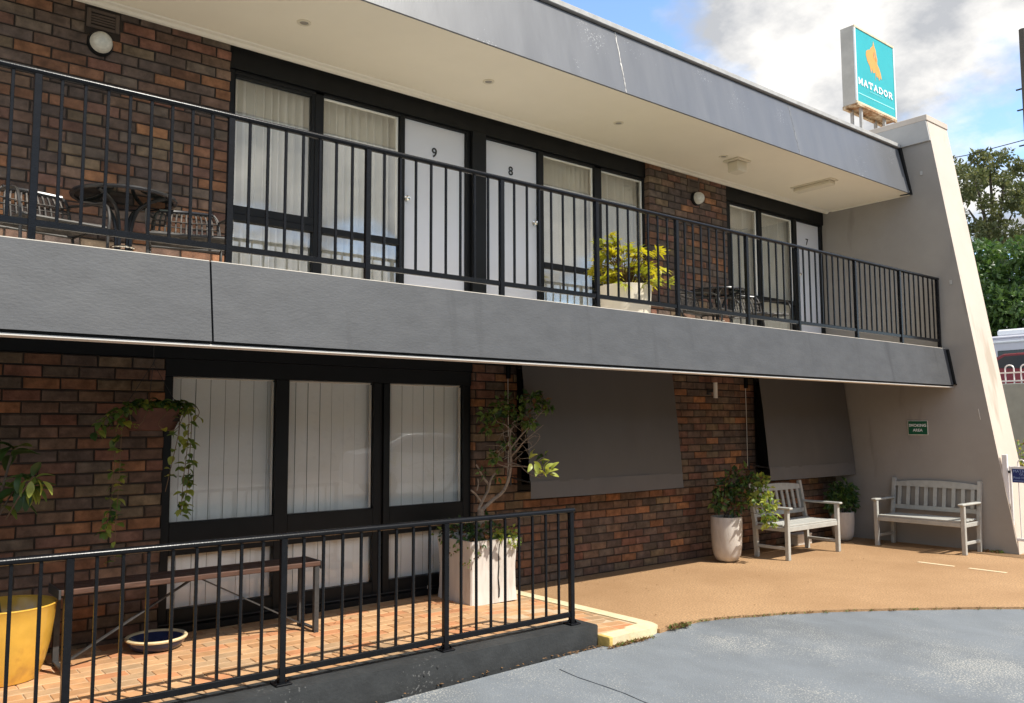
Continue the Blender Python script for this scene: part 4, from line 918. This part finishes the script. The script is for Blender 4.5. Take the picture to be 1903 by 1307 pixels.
clumps(b, [(V((PX0-.05, PY0-.02, FL+.36)), .05), (V((PX0+.02, PY0-.04, FL+.42)), .06), (V((PX0-.06, PY0+.2, FL+.45)), .05)], 30, .04, .026, [1, 2]); b.build('undergrowth', ['leafdark', 'leafmid', 'leafrust', 'leafyellow'], t)['kind'] = 'stuff'

# hanging basket with trailing vines
HB = at(282, 768, -.45)
t = thing('hanging_basket', 'terracotta hanging trough with trailing green vines under the balcony slab', 'hanging plant', tuple(HB))
b = MB(); rows = []
for (z, rx, ry) in ((-.125, .13, .06), (-.118, .155, .075), (-.03, .195, .10), (.018, .21, .115), (.034, .215, .12), (.034, .195, .10), (.0, .185, .095)):
    rows.append([(rx*abs(math.cos(a))**.75*(1 if math.cos(a) > 0 else -1), ry*abs(math.sin(a))**.75*(1 if math.sin(a) > 0 else -1), z) for a in [2*math.pi*i/32 for i in range(32)]])
b.add([p for q in rows for p in q], [(i*32+j, i*32+(j+1) % 32, (i+1)*32+(j+1) % 32, (i+1)*32+j) for i in range(len(rows)-1) for j in range(32)]+[tuple(reversed(range(32)))]); b.build('trough', 'terracotta', t, True, False)
MB().box((-.17, -.08, -.06), (.17, .08, .005)).build('soil', 'soil', t, world=False)
hook = 2.25-HB.z
b = MB()
for (x, y) in ((-.19, 0), (.19, 0), (0, .09)): b.tube([(x, y, .03), (0, 0, hook-.17)], .0022, 5)
b.tube([(0, 0, hook-.17), (.012, 0, hook-.14), (.0, 0, hook-.12), (0, 0, hook-.05)]+[(.025-.025*math.cos(a), 0, hook-.05+.025*math.sin(a)) for a in (.6, 1.2, 1.8, 2.4, 3.0)], .004, 6); b.build('hanger', 'wire', t, True, False)
b = MB(); b.tube([(.0, 0, hook-.05), (0, 0, hook)], .004, 6); b.build('hook', 'wire', t, True, False)
PL = [bigleaf('leafmid', .064, .046), bigleaf('leafyellow', .060, .046), bigleaf('leafdark', .064, .046)]
rl = random.Random(4)
def vine(pts, n, par, spread=.02, w=(5, 4, 1)):
    n = int(n*1.7)
    b = MB(); path = smooth_path(pts, 5); b.tube(path, .0026, 5); v_ = b.build('vine', 'vine', par, True, False)
    for i in range(n):
        q = path[min(len(path)-1, int(rl.uniform(.03, 1)*len(path)))]; a = rl.uniform(0, 6.28); put_leaf(v_, rl.choices(PL, w)[0], q+V((math.cos(a), math.sin(a), 0))*spread*.3, (math.cos(a)*.8, -.4+math.sin(a)*.8, rl.uniform(-.9, .35)), rl.uniform(-.5, .5), rl.uniform(.7, 1.2))
vine([(-.18, -.06, .04), (-.25, -.1, -.05), (-.26, -.1, -.4), (-.27, -.09, -.62), (-.30, -.1, -.80)], 30, t)
vine([(-.16, -.08, .04), (-.22, -.12, -.0), (-.23, -.12, -.45), (-.24, -.11, -.75), (-.235, -.10, -1.0)], 22, t)
vine([(-.17, -.04, .04), (-.28, -.1, 0), (-.36, -.12, -.08), (-.39, -.12, -.14)], 16, t)
vine([(.19, -.05, .04), (.25, -.08, -.03), (.245, -.08, -.35), (.23, -.09, -.55), (.21, -.08, -.70)], 34, t)
vine([(.17, -.08, .04), (.22, -.12, -.02), (.215, -.11, -.30), (.20, -.11, -.45), (.19, -.1, -.72)], 22, t)
vine([(.18, .0, .04), (.16, -.10, -.12), (.12, -.10, -.35), (.08, -.1, -.55)], 10, t)
vine([(.12, -.10, .05), (.0, -.16, -.08), (.12, -.15, -.12), (.2, -.10, .02)], 3, t)
vine([(-.05, -.10, .05), (-.1, -.15, -.06), (-.16, -.15, -.10), (-.18, -.12, .0)], 3, t)
vine([(.2, -.04, .05), (.28, -.06, .05), (.31, -.07, .0), (.27, -.07, -.06)], 4, t)
for (x0_, x1_) in ((-.2, -.05), (-.05, .1), (.08, .24), (-.12, .12), (.0, .22)):
    vine([(x0_, -.02, .03), ((x0_+x1_)/2, -.08, .085), (x1_, -.10, .055)], 15, t, w=(5, 2, 4))

# ------------------------------------------------------------------ white benches
def make_bench(label, loc, rz):
    t = thing('garden_bench', label, 'bench', loc, rz, 'white slatted garden benches'); W = .56
    for sx in (-1, 1):
        MB().box((sx*W-.025, -.26, 0), (sx*W+.025, -.21, .60), .004).build('front_leg', 'benchpaint', t, world=False)
        b = MB(); b.bar((sx*W, .20, 0), (sx*W, .22, .42), .045, .05); b.bar((sx*W, .22, .42), (sx*W, .30, .88), .045, .045); b.build('back_leg', 'benchpaint', t, world=False)
        MB().box((sx*W-.035, -.30, .601), (sx*W+.035, .235, .628), .008).build('arm_rest', 'benchpaint', t, world=False)
        MB().box((sx*W-.016, -.209, .12), (sx*W+.016, .195, .155), .003).build('side_stretcher', 'benchpaint', t, world=False)
        MB().box((sx*W-.016, -.209, .335), (sx*W+.016, .195, .385), .003).build('side_rail', 'benchpaint', t, world=False)
    MB().box((-W+.026, -.252, .335), (W-.026, -.225, .392), .004).build('front_rail', 'benchpaint', t, world=False)
    for i in range(5):
        y = -.245+.092*i; MB().box((-W+.03, y, .393-.004*math.sin(i*.8)), (W-.03, y+.078, .415-.004*math.sin(i*.8)), .004).build('seat_slat', 'benchpaint', t, world=False)
    yb = lambda z: .22+(z-.42)*.174
    N = 9; vv = []
    b = MB()
    for i in range(N):
        xa, xb = -W+.023+(2*W-.046)*i/N, -W+.023+(2*W-.046)*(i+1)/N
        za = .83+.035*(1-(xa/W)**2); zb = .83+.035*(1-(xb/W)**2)
        b.add([(xa, yb(.8)-.018, .775), (xb, yb(.8)-.018, .775), (xb, yb(.8)+.014, .775), (xa, yb(.8)+.014, .775), (xa, yb(.86)-.018, za), (xb, yb(.86)-.018, zb), (xb, yb(.86)+.014, zb), (xa, yb(.86)+.014, za)], [(4, 5, 6, 7), (0, 1, 5, 4), (2, 3, 7, 6), (0, 3, 2, 1)])
    b.build('top_rail', 'benchpaint', t, world=False)
    b = MB(); b.bar((-W+.023, yb(.50), .50), (W-.023, yb(.50), .50), .03, .055); b.build('lower_back_rail', 'benchpaint', t, world=False)
    for i in range(9):
        x = -W+.023+(2*W-.046)*(i+.5)/9; b = MB(); b.bar((x, yb(.527), .527), (x, yb(.776), .776), .046, .014, up=V((0, 1, 0))); b.build('back_slat', 'benchpaint', t, world=False)
make_bench('white slatted garden bench under the right awning, between two white pots', (9.56, -.60, 0), 0)
make_bench('white slatted garden bench against the end wall below the green sign', (11.25, -1.45, 0), R(-90))
# white pots
def white_pot(lab, loc, rr, h):
    t = thing('potted_shrub', lab, 'potted plant', loc)
    MB().lathe([(.0001, 0), (rr*.45, .004), (rr*.70, .05*h), (rr*.86, .16*h), (rr*.95, .35*h), (rr*1.0, .7*h), (rr*1.0, h-.008), (rr*.99, h), (rr*.93, h), (rr*.91, h*.92)], 36).build('pot', 'whitepot', t, True, False)
    MB().lathe([(.0001, h*.93), (rr*.92, h*.92)], 20).build('soil', 'soil', t, False, False); return t
t = white_pot('rounded white pot with a leaning yellow green shrub left of the first bench', (8.40, -.40, 0), .185, .53)
b = MB()
for (x, y, z) in ((.20, -.1, .95), (.22, -.15, .85), (-.1, 0, .85), (.1, .0, 1.0), (.18, -.42, .70), (.20, -.42, .55), (.22, -.36, .85), (-.2, 0, .7), (.15, -.15, .8), (.2, -.2, .75)):
    b.tube(smooth_path([(rnd.uniform(-.05, .05), rnd.uniform(-.05, .05), .48), (x*.4, y*.4, .48+(z-.48)*.8+.06), (x, y, z)], 4), [.007-.0006*i for i in range(9)], 6)
b.build('branches', 'darkbark', t, True, False)
b = MB(); clumps(b, [(V(p), r) for p, r in (((.20, -.08, 1.0), .13), ((.26, -.14, .92), .13), ((.10, -.02, .97), .12), ((-.05, .0, .86), .11), ((.02, .0, .76), .12), ((.16, -.10, .82), .14), ((-.15, .0, .70), .09), ((.14, -.22, .78), .12), ((.05, -.1, .66), .10))], 520, .085, .040, [0, 0, 0, 1, 1, 2])
clumps(b, [(V(p), r) for p, r in (((.24, -.36, .86), .11), ((.22, -.44, .72), .11), ((.18, -.46, .60), .10), ((.20, -.46, .49), .08), ((.12, -.36, .74), .09), ((.26, -.34, .96), .08))], 260, .072, .040, [1, 3, 3, 1])
b.build('foliage', ['leafdark', 'leafmid', 'leafrust', 'leafyellow'], t, False, False)['kind'] = 'stuff'
t = white_pot('small white pot with a dark bushy shrub in the shaded corner', (11.12, -.34, 0), .155, .40)
b = MB()
for i in range(8): d = rdir(.3, .9); b.tube([(0, 0, .37), (d.x*.15, d.y*.1, .37+d.z*.25), (d.x*.32, d.y*.15, .37+d.z*.38)], [.007, .005, .003], 5)
b.build('branches', 'darkbark', t, True, False)
b = MB(); clumps(b, [(V(p), r) for p, r in (((0, 0, .60), .17), ((-.18, 0, .58), .13), ((.18, -.02, .60), .13), ((0, -.05, .72), .13), ((-.12, 0, .70), .11), ((.12, -.05, .52), .12), ((-.28, -.02, .5), .09))], 620, .075, .042, [0, 0, 0, 1])
b.build('foliage', ['leafdark', 'leafmid'], t, False, False)['kind'] = 'stuff'
t = thing('storage_box', 'small white box on the paving behind the first bench', 'box', (10.35, -.16, 0))
MB().box((-.18, -.07, 0), (.16, .07, .13), .008).build('box_body', 'whiteplastic', t, world=False); MB().box((-.185, -.075, .131), (.165, .075, .15), .006).build('lid', 'whiteplastic', t, world=False)

# ------------------------------------------------------------------ weeds and litter
b = MB(); rl = random.Random(8)
def tuft(x, y, z, n, h):
    for _ in range(n): a = rl.uniform(0, 6.28); b.leaf((x+rl.uniform(-.03, .03), y+rl.uniform(-.02, .02), z), (math.cos(a)*.8, math.sin(a)*.8, rl.uniform(.5, 1.4)), rdir(.1, 1), h*rl.uniform(.5, 1.2), h*.28, rl.choice([0, 2, 2]))
for i in range(34): tuft(5.35+rl.uniform(0, .22), -2.11+rl.uniform(-.03, .02), -.015, 6, .045)
for i in range(46): tuft(4.70+rl.uniform(0, .42), -2.135+rl.uniform(-.015, .01), -.04, 5, .035)
for i in range(230):
    p = edge[min(len(edge)-1, int(rl.uniform(.06, .65)*len(edge)))]; tuft(p.x+rl.uniform(-.06, .06), p.y-.008+rl.uniform(-.02, .012), -.014, 3, .026)
for i in range(26): tuft(11.50+rl.uniform(-.02, .05), rl.uniform(-2.25, -1.95), 0, 5, .05)
b.build('weeds', ['leafmid', 'leafdark', 'leafdry'], None, kind='stuff', label='small green weeds along the paving edges', category='weeds')
b = MB()
def scatter(n, fx):
    for _ in range(n):
        x, y, z = fx(); a = rl.uniform(0, 6.28); b.leaf((x, y, z+rl.uniform(.003, .012)), (math.cos(a), math.sin(a), rl.uniform(-.1, .35)), (rl.uniform(-.4, .4), rl.uniform(-.4, .4), 1), rl.uniform(.018, .04), rl.uniform(.010, .018), 0)
scatter(120, lambda: (lambda x: (x, -2.13-abs(rl.gauss(0, .022)), dz(x)))(rl.uniform(4.62, 5.05)))
scatter(40, lambda: (lambda x: (x, -2.03-abs(rl.gauss(0, .03)), dz(x)))(rl.uniform(4.2, 4.62)))
scatter(26, lambda: (lambda x: (x, -2.01-abs(rl.gauss(0, .02)), dz(x)))(rl.uniform(2.6, 4.3)))
scatter(30, lambda: (rl.uniform(4.0, 4.42), rl.uniform(-.6, -.2), FL)); scatter(10, lambda: (rl.uniform(2.9, 3.4), rl.uniform(-.5, -.2), FL)); scatter(40, lambda: (rl.uniform(5.6, 11), rl.uniform(-.5, -.02), 0)); scatter(30, lambda: (rl.uniform(5.5, 10.5), rl.uniform(-2.2, -.3), 0))
b.build('leaf_litter', ['leafdry'], None, kind='stuff', label='dry brown leaf litter along the porch kerb', category='leaf litter')

# ------------------------------------------------------------------ beyond the end wall
TZ = 2.2
struct(MB().box((17.3, -40, -.3), (200, 90, TZ)).build('terrace', 'terrace'))
t = MB().box((17.0, -14, -.3), (17.28, 30, 2.36), .01).build('retaining_wall', 'retwall'); tag(t, 'plain grey green retaining wall beyond the white gate', 'wall')
t = thing('loop_fence', 'white loop top metal fence on the retaining wall', 'fence', (17.14, 0, 2.36))
MB().box((17.125, -4, 2.40), (17.155, 3, 2.425)).build('bottom_rail', 'whitemetal', t); MB().box((17.125, -4, 2.555), (17.155, 3, 2.58)).build('top_rail', 'whitemetal', t)
i = 0; y = 1.6
while y > -3.5:
    pts = [(17.14, y, 2.36), (17.14, y, 2.64)]+[(17.14, y-.075+.075*math.cos(a), 2.64+.07*math.sin(a)) for a in [math.pi*k/6 for k in range(1, 6)]]+[(17.14, y-.15, 2.64), (17.14, y-.15, 2.36)]
    b = MB(); b.tube(pts, .013, 6); b.build('loop_bar', 'whitemetal', t, True); y -= .27
def make_car(label, loc, rz, paint):
    t = thing('parked_car', label, 'car', loc, rz)
    prof = [(-2.1, .35), (-2.12, .62), (-2.0, .86), (-1.2, .95), (-.55, 1.40), (.0, 1.47), (.75, 1.46), (1.45, 1.10), (1.95, 1.02), (2.08, .72), (2.05, .35)]
    b = MB(); vv = []; n = len(prof)
    for (yy, k) in ((-.86, .96), (-.80, 1.0), (.80, 1.0), (.86, .96)):
        for (x, z) in prof:
            s = 1 if z < 1.0 else 1-(z-1.0)*.38; vv.append((x*k if abs(x) > 1.9 else x, yy*s, z if k == 1 else .35+(z-.35)*.98))
    b.add(vv, [(r*n+i, r*n+(i+1) % n, (r+1)*n+(i+1) % n, (r+1)*n+i) for r in range(3) for i in range(n)]+[tuple(range(n-1, -1, -1)), tuple(3*n+i for i in range(n))]); b.build('body', paint, t, True, False)
    for s in (-1, 1):
        for q in ([(-1.0, 1.0), (-.52, 1.34), (.05, 1.39), (.05, 1.0)], [(.12, 1.0), (.12, 1.39), (.70, 1.38), (1.22, 1.06)]):
            pts = [(x, s*(.865*(1-(z-1.0)*.36)), z) for x, z in q]; b = MB(); b.add(pts+[(x, y+s*.006, z) for x, y, z in pts], [(0, 1, 2, 3), (7, 6, 5, 4), (0, 4, 5, 1), (1, 5, 6, 2), (2, 6, 7, 3), (3, 7, 4, 0)]); b.build('side_window', 'carglass', t, world=False)
    for q in ([(-1.17, .99), (-.60, 1.385)], [(1.42, 1.14), (.80, 1.44)]):
        (xa, za), (xb, zb) = q; off = -.012 if xa < 0 else .012
        b = MB(); b.add([(xa+off, -.68, za), (xa+off, .68, za), (xb+off, .60, zb), (xb+off, -.60, zb), (xa+off*2, -.68, za+.01), (xa+off*2, .68, za+.01), (xb+off*2, .60, zb+.01), (xb+off*2, -.60, zb+.01)], [(0, 1, 2, 3), (7, 6, 5, 4), (0, 4, 5, 1), (1, 5, 6, 2), (2, 6, 7, 3), (3, 7, 4, 0)]); b.build('windscreen', 'carglass', t, world=False)
    for x in (-1.3, 1.3):
        for s in (-1, 1):
            wv = MB().lathe([(.20, -.10), (.30, -.10), (.32, -.06), (.32, .06), (.30, .10), (.20, .10)], 24, cap=(0, 0)); wv.v = [(x+p[0], s*.80+p[2], .32+p[1]) for p in wv.v]; wh = wv.build('wheel', 'tyre', t, True, False)
            rv = MB().lathe([(.0001, -.09), (.2, -.085), (.2, .085), (.0001, .09)], 16); rv.v = [(x+p[0], s*.80+p[2], .32+p[1]) for p in rv.v]; rv.build('rim', 'chrome', wh, True, False)
    for s in (-1, 1): MB().box((-2.13, s*.62-.14, .68), (-2.05, s*.62+.14, .80), .02).build('headlight', 'lamp', t, world=False)
    return t
make_car('dark red car parked above the retaining wall behind the loop fence', (27.5, 2.6, TZ), R(90), 'redcar')
make_car('white car parked on the driveway, seen only mirrored in the ground floor panes', (11.3, -10.2, -.02), R(200), 'whitecar')
t = thing('camper_van', 'pale camper van with dark side window parked behind the red car', 'van', (34.5, 3.6, TZ))
b = MB(); pf = [(6.9-3.6, .45), (6.95-3.6, 2.35), (6.6-3.6, 2.55), (-3.4, 2.55), (-3.6, 2.3), (-3.6, .45)]; b.prism([(y, z) for y, z in pf], 0, -.6, 1.5); b.build('body', 'rvpaint', t, world=False)
MB().box((-.55, -3.5, 2.56), (1.45, 3.0, 2.68), .05).build('roof_cap', 'rvpaint', t, world=False); MB().box((-.2, 1.15, 2.69), (.6, 2.75, 2.95), .06).build('roof_hatch', 'whitecar', t, world=False)
MB().box((-.64, -3.4, 2.40), (-.58, 3.1, 2.47), .01).build('gutter', 'whitecar', t, world=False)
MB().box((-.63, -1.2, 1.52), (-.58, 2.60, 2.12), .03).build('side_window', 'carglass', t, world=False); MB().box((-.645, -1.1, 1.80), (-.631, 2.5, 1.84)).build('window_bar', 'interior', t, world=False); MB().box((-.645, 1.55, 1.55), (-.631, 1.60, 2.1)).build('window_bar', 'interior', t, world=False)
for yy in (-2.5, 2.4):
    wv = MB().lathe([(.2, -.1), (.36, -.1), (.38, 0), (.36, .1), (.2, .1)], 20, cap=(1, 1)); wv.v = [(-.5+p[2], yy+p[0], .38+p[1]) for p in wv.v]; wv.build('wheel', 'tyre', t, True, False)
# trees
def big_tree(name, label, base, blobs, n, leafL, mats, trunk, seed, tr=.3):
    t = thing(name, label, 'tree', base); rr = random.Random(seed); b = MB(); bx, by, bz = base
    for (p, r) in trunk:
        pts = smooth_path([V(q) for q in p], 4); k = len(pts); b.tube(pts, [r*(1-.75*i/(k-1)) for i in range(k)], 8)
    b.build('trunk', 'darkbark', t, True)
    b = MB(); tot = sum(r**2 for _, r in blobs)
    for (c, r) in blobs:
        c = V(c)
        for _ in range(int(n*r*r/tot)):
            d = rdir_(rr); q = d*r*(rr.random()**.35); q.z *= .75
            dd = d*.6+rdir_(rr); s = rr.uniform(.6, 1.3); b.leaf(c+q, dd, rdir_(rr), leafL*s, leafL*.5*s, rr.choice(range(len(mats))), .2)
    b.build('crown', mats, t)['kind'] = 'stuff'; return t
def rdir_(rr):
    z = rr.uniform(-1, 1); a = rr.uniform(0, 2*math.pi); q = math.sqrt(1-z*z); return V((q*math.cos(a), q*math.sin(a), z))
X1 = 46.0
gum = [((1838, 300), 1.2), ((1808, 318), 1.1), ((1868, 318), 1.2), ((1888, 335), 1.0), ((1795, 345), 1.0), ((1830, 345), 1.1), ((1862, 365), 1.1), ((1800, 385), 1.1), ((1835, 400), 1.1), ((1880, 395), 1.0), ((1905, 420), 1.2), ((1820, 425), 1.2), ((1855, 425), 1.0), ((1880, 445), 1.2), ((1830, 455), .9), ((1905, 370), .9), ((1925, 330), 1.3), ((1940, 400), 1.6), ((1785, 320), .8), ((1850, 285), .7), ((1790, 420), 1.0), ((1770, 370), 1.1)]
bl = []
rg = random.Random(31)
for (uv, r) in gum:
    c = atx(uv[0], uv[1], X1+rg.uniform(-2, 2))
    for _ in range(4): bl.append((c+rdir_(rg)*r*.80, r*.40))
b0 = atx(1850, 560, X1)
trk = [([(b0.x, b0.y, TZ-.3), (b0.x, b0.y, 7), (b0.x, b0.y-.2, 10)], .35)]
for uv in ((1810, 330), (1868, 320), (1800, 390), (1880, 400), (1838, 300), (1905, 420)): trk.append(([(b0.x, b0.y, 8.5), atx((uv[0]+1850)/2, (uv[1]+480)/2, X1), atx(uv[0], uv[1], X1)], .14))
big_tree('gum_tree', 'tall open crowned gum tree behind the end wall', (b0.x, b0.y, TZ), bl, 9000, .24, ['leaftree', 'leaftree', 'leaftree2'], trk, 5)
X2 = 40.0; bl = []
for (uv, r) in (((1830, 480), 1.2), ((1860, 500), 1.3), ((1850, 540), 1.4), ((1885, 560), 1.5), ((1900, 510), 1.3), ((1835, 570), 1.2), ((1865, 600), 1.4), ((1900, 620), 1.5), ((1930, 560), 1.8), ((1840, 620), 1.3), ((1820, 520), 1.1), ((1870, 640), 1.5), ((1925, 480), 1.2), ((1810, 600), 1.5)):
    c = atx(uv[0], uv[1], X2+rg.uniform(-1, 1))
    for _ in range(3): bl.append((c+rdir_(rg)*r*.5, r*.6))
b0 = atx(1870, 700, X2)
big_tree('green_tree', 'dense dark green bushy tree behind the camper van', (b0.x, b0.y, TZ), bl, 9000, .30, ['leafbush', 'leafbush', 'leafdark'], [([(b0.x, b0.y, TZ-.2), (b0.x, b0.y, 4), (b0.x, b0.y, 7)], .3)], 6)
b0 = atx(1899, 850, 15.6)
big_tree('garden_shrub', 'yellow green shrub beyond the white gate', (b0.x, b0.y, -.3), [(b0+V((0, -.05, .1)), .35), (b0+V((0, -.1, -.3)), .4), (b0+V((.1, -.5, .0)), .5), (b0+V((0, -.2, -.8)), .5)], 900, .07, ['leafyellow', 'leafmid', 'leafdry'], [([(b0.x, b0.y-.2, -.3), (b0.x, b0.y-.2, .8)], .03)], 7)
p = atx(1900.5, 55, 30); t = thing('utility_pole', 'dark power pole at the right edge behind the trees', 'utility pole', (p.x, p.y, TZ))
b = MB(); b.tube([(p.x, p.y, TZ-.2), (p.x, p.y, p.z)], [.17, .12], 12); b.build('pole', 'polewood', t, True)
for zz_ in (p.z-2.0, p.z-2.7, p.z-3.9, p.z-4.9): MB().box((p.x-.03, p.y-.1, zz_), (p.x+.03, p.y+.30, zz_+.035)).build('step_bolt', 'wire', t)
q0, q1 = atx(1903, 263, 30), atx(1700, 306, 30.5); b = MB(); b.tube([q0+V((0, -.5, .06)), (q0+q1)/2-V((0, 0, .06)), q1], .016, 5); tag(b.build('power_line', 'wire', None, True), 'thin power line crossing the sky above the gum tree', 'wire')
# hedge added across the driveway behind the camera to darken the window reflections
b = MB().box((-16, -23, -.2), (40, -21.4, 6.4)); rr = random.Random(17); b.m = [1]*len(b.m)
for _ in range(12000):
    x, y, z = rr.uniform(-16, 40), -21.2+rr.gauss(0, .25), rr.uniform(-.1, 6.8); b.leaf((x, y, z), rdir_(rr), rdir_(rr), rr.uniform(.22, .36), rr.uniform(.15, .22), rr.choice((0, 0, 1)))
b.build('hedge', ['leafbush', 'leafdark'], None, kind='stuff', label='tall hedge across the driveway, unseen, added to darken the glass reflections', category='hedge')
